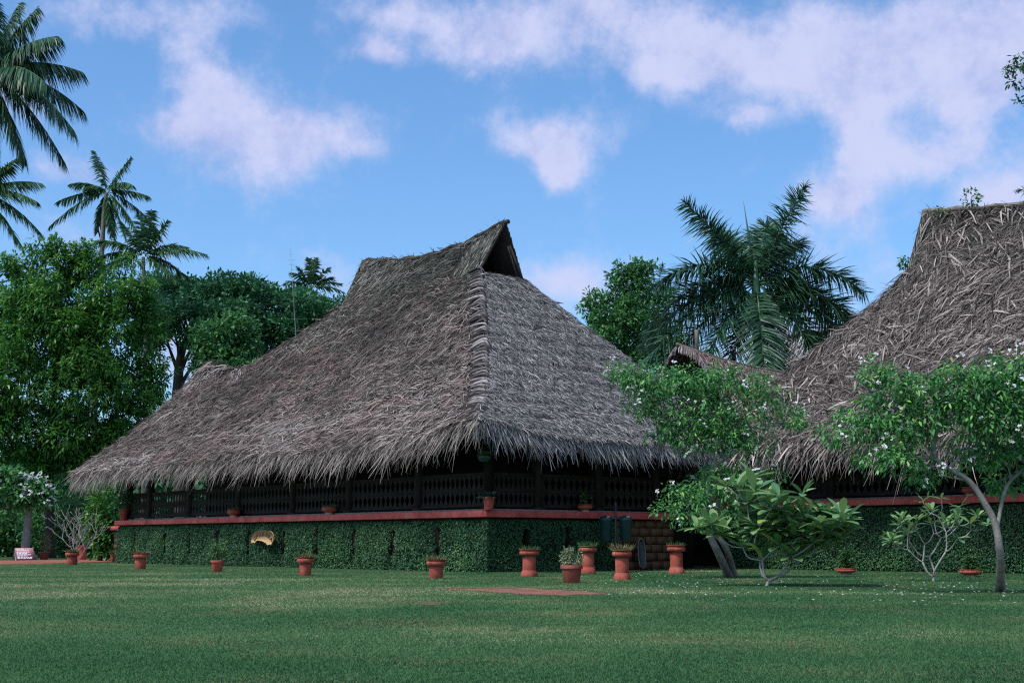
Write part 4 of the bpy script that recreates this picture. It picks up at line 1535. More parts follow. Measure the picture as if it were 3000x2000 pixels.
gpot('tall', 1522, 1580, 1610, 1688, 'tall red clay planter with flared foot at the hall corner, grassy tuft in it', ('green_tuft', .16))
gpot('bucket', 1643, 1708, 1656, 1707, 'large weathered clay bucket pot with pale variegated bush', ('pale_bush', .52, .26), True)
gpot('tall', 1697, 1750, 1600, 1679, 'tall red clay planter behind the large bucket pot', ('green_tuft', .20))
gpot('tall', 1795, 1853, 1612, 1698, 'tall red clay planter in front of the two green bins', ('tuft', .22))
gpot('tall', 1957, 2011, 1598, 1680, 'tall red clay planter under the low flowering branches', ('green_tuft', .16))
gpot('bowl', 2453, 2512, 1664, 1683, 'shallow clay bowl with upright green plant, beside the leafy frangipani', ('fern', .55, .22))
gpot('bowl', 2818, 2882, 1668, 1689, 'shallow clay bowl with bushy green plant, beside the bent grey trunk', ('fern', .36, .24))


def lpot(fr, style, along, pxc, wpx, hpx, zled, label, plant, off=.10, old=False):
    if along == 'A':
        A, _ = fr.hitB(pxc, 1500, off)
        p = fr.w(A, off, zled)
    else:
        B, _ = fr.hitA(pxc, 1500, off)
        p = fr.w(off, B, zled)
    k_ = p[1] / FPX
    planter(style, p, wpx * k_, hpx * k_, label, plant, 'clay pots on the ledge', old)


lpot(F1, 'bucket', 'A', 362, 26, 32, zl + .001, 'red pot standing on the far end of the red ledge', ('bush', .9, .42))
lpot(F1, 'bowl', 'A', 685, 40, 23, zl + .001, 'clay bowl on the ledge between the bushy potted plant and the name board', ('green_tuft', .16))
lpot(F1, 'bowl', 'A', 965, 46, 23, zl + .001, 'clay bowl on the ledge by the brown post above the rimmed planter', ('green_tuft', .15))
lpot(F1, 'bucket', 'A', 1432, 36, 38, zl + .001, 'orange clay pot with broad bluish leaves on the ledge corner', ('broad', .36), .02)
lpot(F1, 'bowl', 'B', 1714, 44, 22, zl + .001, 'clay bowl with leafy plant on the ledge of the grey gable end', ('bush', .34, .16))
lpot(F2, 'bowl', 'A', 2845, 50, 26, zl2 + .001, 'clay bowl on the second hall ledge behind the bent trunk', ('bush', .35, .25), .12)

# hanging basket at the hall corner
hp = F1.w(-.3, -.3, 2.82)
hb = thing('hanging_basket', 'small green hanging basket of leaves under the thatch at the hall corner', 'hanging basket', hp)
b = Buf()
lathe(b, [(0, 0), (.12, .01), (.17, .08), (.19, .16), (.18, .165), (.15, .06)], 18, hp)
b.build('basket', M['bin'], hb, True)
b = Buf()
for k in range(3):
    an = k * 2.094
    tube(b, [hp + np.array([.18 * math.cos(an), .18 * math.sin(an), .15]), hp + np.array([0, 0, .95])], .006, 4)
b.build('chain', M['metal'], hb)
b = Buf()
bush(b, hp, .22, .16, 420, .07, .03, .12)
b.build('plant', M['pot_leaf'], hb)

# ------------------------------------------------------------------ bins on their post
bp0 = F1.hitA(1804, 1560, -.75)
base = F1.w(-.75, bp0[0], 0)
kk = base[1] / FPX
bins = thing('litter_bin', 'pair of dark green litter bins hung on one steel post', 'bin', base)
b = Buf()
tube(b, [base, base + np.array([0, 0, 1.86])], .03, 8)
tube(b, [base + np.array([-.42, 0, 1.45]), base + np.array([.42, 0, 1.45])], .018, 6)
tube(b, [base + np.array([-.42, 0, .85]), base + np.array([.42, 0, .85])], .014, 6)
b.build('post', M['metal_dark'], bins)
for sx in (-1, 1):
    cx = base + np.array([sx * .27, 0, 0])
    b = Buf()
    lathe(b, [(0, .80), (.135, .80), (.15, .82), (.17, 1.33), (.18, 1.35), (.18, 1.37)], 24, cx)
    bd = b.build('bucket', M['bin'], bins, True)
    b = Buf()
    lathe(b, [(.185, 1.365), (.19, 1.39), (.16, 1.44), (.10, 1.48), (.0, 1.50)], 24, cx)
    b.build('lid', M['bin'], bd, True)
    b = Buf()
    tube(b, [cx + np.array([.02, -.15, 1.455]), cx + np.array([.10, -.13, 1.46])], .016, 5)
    b.build('label_plate', M['notice_text'], bd)

# leaning trough
tb = F1.hitA(1878, 1600, -.12)
tbase = F1.w(-.15, tb[0], 0)
tr = thing('leaning_trough', 'narrow glassy grey trough leaning against the laterite wall by the bins', 'trough', tbase)
b = Buf()
nseg = 15
V = []
for i in range(nseg):
    f = i / (nseg - 1)
    wv = .125 * (1 - abs(2 * f - 1) ** 4) ** .5 + .01
    for j in range(9):
        g = -1 + 2 * j / 8
        dpth = .09 * (1 - g * g)
        V.append(tbase + F1.b * (wv * g) + F1.a * (-.03 + dpth * .8 + .07 * f) + np.array([0, 0, .05 + .82 * f]))
idx = np.arange(nseg * 9).reshape(nseg, 9)
Q = np.stack([idx[:-1, :-1], idx[:-1, 1:], idx[1:, 1:], idx[1:, :-1]], -1).reshape(-1, 4)
b.add(V, Q)
b.build('shell', M['metal_dark'], tr, True)
b = Buf()
rim_p = []
for i in range(nseg):
    f = i / (nseg - 1)
    wv = .125 * (1 - abs(2 * f - 1) ** 4) ** .5 + .01
    rim_p.append(tbase + F1.b * wv + F1.a * (-.035 + .07 * f) + np.array([0, 0, .05 + .82 * f]))
for i in range(nseg - 1, -1, -1):
    f = i / (nseg - 1)
    wv = .125 * (1 - abs(2 * f - 1) ** 4) ** .5 + .01
    rim_p.append(tbase - F1.b * wv + F1.a * (-.035 + .07 * f) + np.array([0, 0, .05 + .82 * f]))
tube(b, rim_p, .014, 5)
b.build('rim', M['metal'], tr)


# ------------------------------------------------------------------ trees
def lobe(px, py, rx, ry, depth, rd=None):
    k_ = depth / FPX
    return W(px, py, depth), np.array([rx * k_, rd if rd else rx * k_ * .8, ry * k_])


def sublobes(lobes, k=6, f=.42):
    out = []
    for c, r in lobes:
        out.append((c, r * .66))
        for u in unit_dirs(k):
            out.append((c + u * r * .72, r * f * random.uniform(.75, 1.25)))
    return out


def crown_pts(lobes, n, shell=.45):
    vol = np.array([np.prod(r) ** .67 for _, r in lobes])
    w = rng.choice(len(lobes), n, p=vol / vol.sum())
    c = np.array([l[0] for l in lobes])[w]
    r = np.array([l[1] for l in lobes])[w]
    u = unit_dirs(n)
    wob = .82 + .36 * rng.random(n)
    return c + u * r * (rng.random((n, 1)) ** shell) * wob[:, None], u, w


def leaf_clusters(b, cp, u, nper, L, w, crad, droop, style='ribbon', up=.2, tone=None):
    n = len(cp)
    P = np.repeat(cp, nper, 0)
    U = np.repeat(u, nper, 0)
    N = len(P)
    dv = nrm(unit_dirs(N) + U * .5 + np.array([0, 0, up]))
    P = P + dv * crad * rng.random((N, 1))
    d = nrm(dv + np.array([0, 0, -droop]) + rng.normal(0, .3, (N, 3)))
    nn = nrm(np.array([0, 0, 1.0]) + rng.normal(0, .45, (N, 3)) + dv * .3)
    base = np.repeat(rng.random(n) if tone is None else tone, nper)
    rr_ = np.clip(base * .65 + rng.random(N) * .35, 0, 1)
    LL = L * rng.uniform(.65, 1.25, N)
    if style == 'ribbon':
        ribbons(b, P, d, nn, LL, w * rng.uniform(.8, 1.2, N), [.25, 1, .85, .1], np.tile([0, 0, -droop * .5], (N, 1)), rr_)
    else:
        diamonds(b, P, d, nn, LL, w * rng.uniform(.8, 1.2, N), rr_)


def limbs(b, start_pts, start_rad, targets, rad_end=.02, sag=.1):
    """branches from the nearest point of the trunk path to each target"""
    sp = np.asarray(start_pts)
    for tg in targets:
        dd = np.linalg.norm(sp - tg, axis=1) + np.maximum(0, sp[:, 2] - tg[2]) * 2
        i = int(np.argmin(dd + rng.random(len(sp)) * .6))
        s_ = sp[i]
        v = tg - s_
        m1 = s_ + v * .35 + np.array([0, 0, .12 * np.linalg.norm(v)]) + rng.normal(0, .06, 3) * np.linalg.norm(v)
        m2 = s_ + v * .7 + np.array([0, 0, .08 * np.linalg.norm(v)]) + rng.normal(0, .06, 3) * np.linalg.norm(v)
        r0 = min(start_rad[i] * .6, .03 + .025 * np.linalg.norm(v))
        tube(b, smooth_path([s_, m1, m2, tg], 8), np.linspace(r0, rad_end, 8), 5)


def tree(name, label, cat, trunk_pts, trunk_rad, lobes, ncl, nper, L, w, crad, droop, leafmat, barkmat, nlimb=14, style='ribbon', group=None, extra=None, up=.2, shell=.45, limb_end=.02, flowers=0):
    tp = smooth_path(trunk_pts, 16)
    tr_ = np.interp(np.linspace(0, 1, 16), np.linspace(0, 1, len(trunk_rad)), trunk_rad)
    base = np.array([tp[0][0], tp[0][1], 0.0])
    t = thing(name, label, cat, base, group)
    b = Buf()
    tp2 = tp.copy()
    tp2[0, 2] = -.05
    flare = tr_.copy()
    flare[0] *= 1.35
    tube(b, tp2, flare, 10)
    allp, allr = [tp[5:]], [tr_[5:]]
    for ex, er in (extra or []):
        ep = smooth_path(ex, 10)
        er_ = np.linspace(er[0], er[1], 10)
        tube(b, ep, er_, 8)
        allp.append(ep)
        allr.append(er_)
    b.build('trunk', barkmat, t, True)
    cp, u, wl = crown_pts(lobes, ncl, shell)
    b = Buf()
    if nlimb:
        cc = np.array([l[0] for l in lobes])
        cc = cc[rng.choice(len(cc), min(26, len(cc)), replace=False)]
        ci = rng.choice(ncl, nlimb)
        tg = np.concatenate([cc, cp[ci] * .75 + np.array([l[0] for l in lobes])[wl[ci]] * .25])
        limbs(b, np.concatenate(allp), np.concatenate(allr), tg, limb_end)
        tag(b.build('branch', barkmat, t), None, None, kind='stuff')
    b = Buf()
    leaf_clusters(b, cp, u, nper, L, w, crad, droop, style, up)
    b.build('crown', leafmat, t)
    if flowers:
        i = rng.choice(ncl, flowers)
        q = cp[i] + u[i] * crad * .9 + np.array([0, -.03, .05])
        fb = Buf()
        for c_ in range(3):
            qq = q + rng.normal(0, crad * .4, q.shape)
            for k in range(5):
                an = k * 1.2566 + rng.random(len(q)) * .4
                fc = nrm(rng.normal(0, .4, (len(q), 3)) + np.array([0, -.6, .8]))
                e1 = nrm(np.cross(fc, np.array([0, 0, 1.0])))
                e2 = np.cross(fc, e1)
                d = e1 * np.cos(an)[:, None] + e2 * np.sin(an)[:, None]
                diamonds(fb, qq, d, fc, .042 if L < .15 else .11, .032 if L < .15 else .08)
        tag(fb.build('blossom', M['petal'], t), 'white blossoms', None, kind='stuff')
    return t


# big leafy tree at the far end of the hall
D = 72
lb = [lobe(40, 900, 110, 110, D), lobe(30, 780, 60, 40, D), lobe(170, 800, 95, 110, D), lobe(170, 740, 50, 42, D), lobe(250, 770, 50, 55, D), lobe(330, 860, 110, 115, D),
      lobe(410, 850, 60, 60, D), lobe(120, 1010, 150, 130, D), lobe(330, 1010, 150, 140, D), lobe(20, 1100, 130, 150, D - 1), lobe(200, 1140, 170, 130, D - 1),
      lobe(390, 1120, 110, 110, D), lobe(80, 1260, 160, 110, D - 1), lobe(260, 1270, 140, 80, D), lobe(150, 1340, 120, 60, D), lobe(-70, 1000, 100, 200, D), lobe(-60, 1250, 100, 120, D), lobe(370, 1230, 90, 90, D), lobe(130, 880, 120, 90, D - .5), lobe(240, 940, 110, 80, D - .5), lobe(300, 1340, 110, 60, D), lobe(440, 1120, 50, 80, D), lobe(430, 960, 50, 80, D)]
tree('leafy_tree', 'big glossy green leafy tree at the far end of the long hall', 'tree',
     [W(145, 1640, D + 1) * np.array([1, 1, 0]), W(145, 1450, D + 1), W(150, 1250, D + 1), W(170, 1000, D + 1), W(180, 830, D + 1)], [.24, .22, .2, .15, .06],
     sublobes(lb, 7, .46), 10500, 9, .25, .085, .26, .35, M['leaf_tree'], M['bark_dark'], 30, up=.25, shell=.33)

# tall tree with flat crown behind
D = 92
lb = [lobe(470, 850, 90, 45, D), lobe(560, 860, 110, 40, D), lobe(640, 865, 120, 45, D, 4), lobe(760, 880, 130, 45, D, 4), lobe(880, 905, 120, 45, D, 4), lobe(980, 920, 100, 45, D, 4),
      lobe(540, 920, 130, 38, D - 2, 4), lobe(690, 940, 150, 45, D - 2, 4), lobe(860, 960, 150, 50, D - 2, 4), lobe(480, 960, 90, 32, D - 3, 3), lobe(600, 985, 80, 30, D - 3, 3), lobe(1050, 960, 120, 60, D, 4),
      lobe(760, 1010, 170, 45, D, 3), lobe(950, 1020, 150, 50, D, 3), lobe(430, 1000, 55, 50, D, 3)]
tr_r = [W(540, 1640, D) * np.array([1, 1, 0]), W(520, 1250, D), W(522, 1120, D), W(530, 1040, D), W(560, 960, D), W(600, 900, D)]
tree('spreading_tree', 'broad dark flat-crowned tree rising behind the long thatched roof', 'tree', tr_r, [.5, .42, .33, .26, .16, .08], sublobes(lb, 5), 9000, 5, .30, .16, .45, .1, M['leaf_dark'], M['bark_dark'], 26,
     style='diamond', up=.5, shell=.4, limb_end=.03,
     extra=[([W(522, 1110, D), W(545, 1050, D), W(575, 1000, D)], (.2, .05)), ([W(522, 1090, D), W(500, 1030, D), W(480, 970, D)], (.15, .04)), ([W(525, 1060, D), W(520, 1010, D), W(505, 955, D)], (.13, .04)), ([W(519, 1150, D), W(555, 1085, D), W(590, 1045, D)], (.17, .05))])
D = 74
tree('round_tree', 'dense rounded green tree just behind the low far wing of the long roof', 'tree',
     [W(650, 1640, D) * np.array([1, 1, 0]), W(655, 1300, D), W(660, 1050, D)], [.22, .2, .08],
     [lobe(650, 1000, 85, 60, D), lobe(690, 960, 70, 45, D), lobe(610, 1030, 50, 40, D), lobe(720, 1010, 50, 60, D), lobe(660, 1080, 110, 60, D)], 2300, 5, .26, .13, .2, .35, M['leaf_mid'], M['bark_dark'], 10, style='diamond', up=.3)
D = 80
tree('leafy_tree', 'mid green tree standing between the grey gable end and the feathery palm', 'tree',
     [W(1830, 1640, D) * np.array([1, 1, 0]), W(1835, 1200, D), W(1830, 900, D)], [.3, .24, .08],
     sublobes([lobe(1750, 880, 65, 45, D), lobe(1830, 815, 55, 40, D), lobe(1880, 790, 50, 25, D), lobe(1860, 870, 90, 60, D), lobe(1780, 940, 90, 60, D), lobe(1880, 950, 100, 60, D), lobe(1820, 1010, 110, 60, D), lobe(1940, 870, 50, 40, D), lobe(1930, 1030, 90, 70, D)], 5),
     3600, 5, .26, .12, .3, .3, M['leaf_mid'], M['bark_dark'], 22, style='diamond', up=.3, shell=.4)

# flowering trees in front of the second hall
D = 31.0
tb_ = G(2138, 1690)
tree('flowering_tree', 'white-flowering tree with low branches in front of the gap between the halls', 'tree',
     [tb_ * np.array([1, 1, 0]), W(2100, 1610, D), W(2078, 1560, D), W(2070, 1480, D), W(2082, 1390, D), W(2100, 1330, D)], [.10, .08, .07, .06, .05, .04],
     [lobe(1830, 1090, 80, 32, D), lobe(1900, 1120, 110, 50, D), lobe(2000, 1120, 130, 50, D), lobe(2120, 1115, 130, 48, D), lobe(2220, 1145, 100, 50, D), lobe(2290, 1210, 80, 32, D + .5),
      lobe(1900, 1180, 100, 45, D), lobe(2010, 1210, 130, 60, D), lobe(2130, 1220, 140, 70, D), lobe(2060, 1280, 130, 45, D), lobe(2180, 1290, 100, 50, D), lobe(1960, 1270, 70, 35, D), lobe(2330, 1240, 50, 20, D),
      lobe(1960, 1490, 50, 25, D - .5), lobe(2010, 1450, 80, 35, D - .4), lobe(2100, 1430, 110, 50, D), lobe(2210, 1430, 80, 45, D + .4), lobe(2040, 1520, 90, 32, D - .4), lobe(2150, 1500, 80, 45, D), lobe(2250, 1390, 50, 40, D + .4), lobe(2120, 1380, 70, 30, D)],
     2400, 7, .085, .038, .15, .5, M['leaf_flower'], M['bark_grey'], 40, up=.25, shell=.5, limb_end=.006, flowers=90,
     extra=[([tb_ * np.array([1, 1, 0]) + np.array([.12, .1, 0]), W(2125, 1600, D + .1), W(2085, 1555, D + .1)], (.085, .055)), ([W(2082, 1390, D), W(2105, 1355, D), W(2140, 1332, D)], (.05, .035)), ([W(2082, 1390, D), W(2055, 1375, D), W(2040, 1352, D)], (.045, .025)),
            ([W(2075, 1540, D), W(2040, 1535, D - .2), W(2000, 1510, D - .4)], (.04, .018)), ([W(2140, 1332, D), W(2150, 1290, D), W(2090, 1240, D)], (.035, .015)), ([W(2072, 1500, D), W(2130, 1460, D), W(2200, 1440, D + .2)], (.04, .015))])
D = 21.6
b2 = G(2930, 1733)
tree('flowering_tree', 'white-flowering tree with long bent pale grey trunk', 'tree',
     [b2 * np.array([1, 1, 0]), W(2931, 1633, D), W(2916, 1536, D), W(2885, 1474, D), W(2839, 1408, D), W(2778, 1372, D), W(2737, 1342, D)], [.068, .058, .053, .049, .043, .037, .032],
     [lobe(2460, 1270, 70, 35, D), lobe(2550, 1220, 90, 60, D), lobe(2560, 1090, 60, 38, D), lobe(2640, 1150, 110, 65, D), lobe(2650, 1260, 120, 60, D), lobe(2760, 1180, 120, 70, D), lobe(2780, 1100, 70, 35, D), lobe(2870, 1120, 110, 60, D), lobe(2960, 1090, 90, 60, D), lobe(2880, 1220, 130, 80, D),
      lobe(2620, 1340, 100, 35, D - .2), lobe(2700, 1390, 70, 35, D), lobe(2990, 1180, 110, 110, D), lobe(2960, 1310, 110, 60, D + .5), lobe(2860, 1330, 90, 40, D + .3), lobe(3080, 1250, 100, 150, D), lobe(2940, 1420, 70, 30, D + .8), lobe(2530, 1340, 50, 30, D)],
     2000, 7, .08, .036, .13, .5, M['leaf_flower'], M['bark_grey'], 46, up=.25, shell=.5, limb_end=.005, flowers=90,
     extra=[([W(2737, 1342, D), W(2739, 1275, D), W(2767, 1235, D), W(2844, 1184, D)], (.04, .012)), ([W(2737, 1342, D), W(2690, 1338, D), W(2640, 1325, D), W(2560, 1310, D)], (.035, .010)), ([W(2920, 1560, D), W(2935, 1470, D + .2), W(2956, 1413, D + .3), W(3000, 1372, D + .4), W(3060, 1290, D + .4)], (.03, .022)),
            ([W(2739, 1275, D), W(2700, 1220, D), W(2640, 1170, D)], (.028, .010)), ([W(2778, 1372, D), W(2850, 1310, D + .2), W(2950, 1290, D + .3)], (.028, .010))])
D = 66
tree('flowering_tree', 'white-flowering tree with leaning trunk behind the slanted notice board', 'tree',
     [W(72, 1625, D) * np.array([1, 1, 0]), W(78, 1560, D), W(84, 1500, D), W(90, 1480, D)], [.22, .17, .14, .1],
     [lobe(20, 1400, 60, 30, D), lobe(100, 1430, 55, 26, D), lobe(40, 1450, 80, 28, D), lobe(-40, 1420, 60, 40, D), lobe(110, 1465, 45, 20, D)], 1100, 7, .20, .10, .25, .45, M['leaf_flower'], M['bark_grey'], 14, flowers=170, limb_end=.012)

# dark shrubs closing the far side of the garden
SH = [(-60, 1540, 80, 60, 78), (30, 1530, 60, 60, 79), (120, 1540, 55, 60, 77), (190, 1520, 50, 70, 76), (255, 1500, 45, 70, 75), (300, 1470, 45, 60, 62)]
SHL = ['dark shrub at the edge of the garden behind the notice board', 'dark shrub right behind the leaning flowering trunk', 'dark shrub behind the straggly yellowing pot plant',
       'dark shrub behind the rimmed planter and leafless frangipani', 'dark shrub behind the plain tall drum planter', 'tall dark shrub beside the far end of the long hall']
for (px, py, rx, ry, D), lab in zip(SH, SHL):
    k_ = D / FPX
    c = W(px, py, D)
    c = np.array([c[0], c[1], 0.0])
    hgt = W(px, py - ry, D)[2]
    tree('shrub', lab, 'shrub', [c, c + np.array([0, 0, hgt * .3]), c + np.array([.05, 0, hgt * .7])], [.1, .08, .04],
         [(c + np.array([0, 0, hgt * .55]), np.array([rx * k_, rx * k_, hgt * .5])), (c + np.array([.3, 0, hgt * .25]), np.array([rx * k_, rx * k_, hgt * .28]))], 420, 6, .24, .12, .2, .3, M['leaf_tree'] if D < 65 else M['leaf_mid'], M['bark_dark'], 4, style='diamond', group='shrubs at the garden edge')
# far wood closing the horizon
fw = Buf()
n = 90000
an = rng.uniform(-.62, .62, n)
rd_ = rng.uniform(118, 150, n)
top = 4.5 + 5.0 * vnoise(an * 26, np.zeros(n)) + 2.0 * vnoise(an * 90, np.ones(n))
z = top * rng.random(n) ** .6
p = np.stack([np.sin(an) * rd_, np.cos(an) * rd_, z], 1)
diamonds(fw, p, nrm(rng.normal(size=(n, 3)) + np.array([0, 0, -.3])), nrm(rng.normal(0, .5, (n, 3)) + np.array([0, -.5, 1.0])), .8, .55)
tag(fw.build('distant_wood', M['leaf_dark']), 'far belt of dark trees closing the garden behind the halls', 'wood', kind='stuff')


# ---- palms
def frond(b, p0, d0, L, droop, nl, ll, lw, hang, plume, fwd=.45):
    """midrib curve with leaflets along it"""
    K = 14
    t = np.linspace(0, 1, K)
    d0 = d0 / np.linalg.norm(d0)
    P = p0 + d0 * (L * t)[:, None] + np.array([0, 0, -1.0]) * (L * droop * t ** 2.1)[:, None]
    tube(b, P, np.linspace(.035, .008, K) * (L / 4), 4, .9)
    n = nl * 2
    tt = np.sort(np.clip(rng.random(n) * .93 + .08, .06, 1))
    i = np.clip((tt * (K - 1)).astype(int), 0, K - 2)
    f = (tt * (K - 1) - i)[:, None]
    q = P[i] * (1 - f) + P[i + 1] * f
    tan = nrm(P[i + 1] - P[i])
    side = nrm(np.cross(tan, np.array([0, 0, 1.0])) + 1e-6)
    upv = nrm(np.cross(side, tan))
    s_ = np.where(rng.random(n) < .5, -1, 1)[:, None]
    ph = rng.normal(0, plume, n)[:, None]
    d = nrm(side * s_ * np.cos(ph) + upv * (np.sin(ph) + .15) + tan * (fwd + .6 * tt[:, None] ** 2) + np.array([0, 0, -hang]) * rng.uniform(.6, 1.3, (n, 1)))
    prof = np.interp(tt, [0, .15, .3, .75, 1.0], [.4, .6, 1.0, .85, .45])
    nn = nrm(upv + rng.normal(0, .35, (n, 3)))
    ribbons(b, q, d, nn, ll * prof * rng.uniform(.8, 1.15, n), lw, [.7, 1, .7, .08], np.tile([0, 0, -hang * .55 - .05], (n, 1)), np.clip(rng.random(n) * .8 + .05 * s_[:, 0], 0, 1))


def palm(name, label, cpx, cpy, depth, base_px, fronds, L, leafmat, nl=52, ll=.7, lw=.05, hang=.55, plume=.15, rad=.17, group=None, shaft=False, spear=False, mid=None):
    c = W(cpx, cpy, depth)
    base = W(base_px, 1640, depth)
    base[2] = 0
    t = thing(name, label, 'palm tree', base, group)
    pts = [base]
    if mid is not None:
        pts.append(W(mid[0], mid[1], depth))
    else:
        pts.append(base * .5 + c * .5 + np.array([.15, 0, 0]))
    pts.append(c - np.array([0, 0, .6 if shaft else .1]))
    b = Buf()
    tp = smooth_path(pts, 24)
    rr_ = np.linspace(rad * 1.25, rad * .8, 24) * (1 + .05 * np.sin(np.arange(24) * 2.3))
    rr_[0] *= 1.3
    tube(b, tp, rr_, 9)
    b.build('trunk', M['bark_palm'], t, True)
    if shaft:
        b = Buf()
        tube(b, [c - np.array([0, 0, .9]), c - np.array([0, 0, .3]), c + np.array([0, 0, .9])], [.17, .18, .05], 9)
        b.build('crownshaft', M['leaf_palm_dark'], t, True)
    for fr_ in fronds:
        sa, dep, lf, dr = fr_[:4]                   # screen angle, lean towards (-) or away (+), length factor, droop
        d = np.array([math.cos(R(sa)), dep, math.sin(R(sa))])
        b = Buf()
        frond(b, c + d * .1, d, L * lf, dr, nl, ll, lw, hang, plume, .22 if shaft else .45)
        b.build('frond', leafmat, t)
    if spear:
        b = Buf()
        tube(b, [c, c + np.array([-.25, 0, L * .45]), c + np.array([-.42, 0, L * .75])], [.06, .04, .006], 5)
        b.build('spear_leaf', leafmat, t)
    return t


# feathery palm behind the roofs
D = 55
palm('feathery_palm', 'big dark feathery palm with arching plumes behind the small arched roof', 2215, 830, D, 2213,
     [(125, .05, 1.05, .12), (66, -.05, 1.08, .12), (58, .35, .9, .35), (145, -.1, 1.08, .62), (160, .3, 1.05, .72), (32, 0, 1.12, .62), (20, .35, 1.05, .68), (190, -.1, 1.0, .55), (-8, .1, 1.0, .58),
      (225, -.3, .9, .4), (-42, -.2, .85, .4), (268, -.7, 1.0, .4), (285, -.2, .8, .3), (250, .2, .85, .3), (112, .45, .8, .2), (78, .4, .8, .2), (175, .1, 1, .65), (5, 0, 1.05, .6), (205, .2, 1, .5), (-25, .3, .95, .5)],
     4.4, M['leaf_palm_dark'], 230, 1.2, .055, .26, .55, .2, shaft=True, spear=True)
# coconut palm with visible trunk
palm('coconut_palm', 'coconut palm with long visible trunk above the big leafy tree', 312, 560, 85, 258,
     [(108, .1, 1.0, .10), (62, .1, .95, .12), (150, -.1, .8, .35), (178, .15, 1.05, .22), (200, -.15, 1.15, .35), (8, .1, .85, .25), (-18, .2, 1.15, .42), (-38, -.2, 1.0, .45), (285, -.2, .85, .2), (255, .2, .7, .2), (35, -.4, .8, .5), (140, .5, .7, .4), (-60, .1, .8, .3)],
     2.9, M['leaf_palm'], 95, .72, .07, .6, .2, .15, mid=(298, 740), group='coconut palms')
palm('coconut_palm', 'shorter coconut palm just above the broad flat-crowned tree', 420, 748, 80, 415,
     [(98, .1, .85, .08), (80, -.1, .9, .08), (120, .1, .9, .15), (62, 0, .9, .18), (145, -.1, 1.05, .35), (35, .1, .95, .4), (160, .2, 1.1, .42), (18, -.1, 1.25, .32), (178, .1, .9, .4), (0, .3, .8, .5), (-20, -.3, .7, .4)],
     3.0, M['leaf_palm'], 90, .8, .07, .5, .3, .12, group='coconut palms')
palm('coconut_palm', 'small distant coconut palm beside the thin aerial mast', 912, 842, 120, 912,
     [(96, .1, 1.0, .08), (80, -.1, .95, .06), (118, 0, .9, .2), (58, 0, 1.0, .25), (150, .1, .95, .35), (172, -.1, 1.0, .35), (28, .1, 1.0, .35), (8, 0, 1.0, .3), (130, -.3, .9, .3), (45, .3, .9, .3)],
     2.7, M['leaf_palm'], 75, .85, .085, .35, .3, .13, group='coconut palms')
palm('coconut_palm', 'distant palm top poking out behind the mid green tree', 1925, 850, 120, 1925,
     [(100, .1, 1.0, .1), (78, -.1, 1.0, .12), (60, 0, .8, .3), (128, 0, .8, .35), (150, .1, .7, .5), (30, .2, .8, .5)], 2.5, M['leaf_palm_dark'], 42, .75, .07, .3, .3, .18, group='coconut palms')
# tall palms at the edge of the garden
palm('coconut_palm', 'tall large coconut palm with drooping fronds reaching over the sky', -40, 210, 64, -90,
     [(62, .1, 1.15, .15), (40, -.1, 1.15, .30), (22, .1, 1.20, .35), (5, .15, 1.15, .48), (-8, -.2, 1.2, .55), (-30, .1, 1.1, .5), (-55, -.1, .95, .35), (-80, .1, .9, .2), (75, .2, 1.1, .1), (100, 0, 1, .2), (130, 0, 1, .4), (160, 0, 1.1, .5), (190, 0, 1, .5), (220, .1, 1, .4), (50, .5, .9, .5), (12, -.5, 1.0, .5), (85, -.3, 1.1, .2)],
     3.8, M['leaf_palm_dark'], 170, 1.15, .065, .9, .22, .2, group='coconut palms')
palm('coconut_palm', 'coconut palm with yellowish fronds below the tall large palm', -60, 560, 75, -90,
     [(25, .1, 1.2, .28), (8, -.1, 1.1, .35), (-15, .1, 1.15, .4), (-40, 0, 1.1, .35), (50, 0, 1.1, .2), (75, .1, 1, .2), (110, 0, 1, .2), (150, 0, 1, .4), (190, 0, 1, .4), (-70, .1, 1, .2)],
     2.85, M['leaf_palm'], 110, .95, .072, .55, .15, .17, group='coconut palms')
palm('coconut_palm', 'palm whose frond tip shows above the ridge of the second hall', 3120, 560, 60, 3130,
     [(172, 0, 1.0, .12), (195, .1, .8, .2), (140, 0, .9, .3), (100, 0, 1, .1), (60, 0, 1, .2), (20, 0, 1, .3), (-10, 0, 1, .4)], 2.0, M['leaf_palm_dark'], 60, .6, .04, .2, .4, .15, group='coconut palms')

# overhanging branch of a tree beyond the garden edge
D = 40
tree('overhanging_tree', 'tree with small leafy twigs hanging into the sky above the second hall', 'tree',
     [W(3330, 1640, D) * np.array([1, 1, 0]), W(3320, 900, D), W(3250, 400, D), W(3150, 220, D)], [.3, .24, .16, .06],
     [lobe(2965, 195, 32, 14, D, .3), lobe(3010, 180, 40, 25, D, .4), lobe(2985, 235, 28, 14, D, .3), lobe(2992, 300, 16, 14, D, .3), lobe(3060, 230, 70, 80, D), lobe(3150, 260, 90, 110, D), lobe(3260, 300, 120, 140, D), lobe(2946, 205, 14, 10, D, .2)],
     420, 7, .15, .055, .14, .4, M['leaf_dark'], M['bark_dark'], 16, limb_end=.006, shell=.6,
     extra=[([W(3250, 400, D), W(3080, 290, D), W(3010, 210, D), W(2960, 190, D)], (.06, .012)), ([W(3080, 290, D), W(3020, 300, D), W(2990, 305, D)], (.03, .01))])

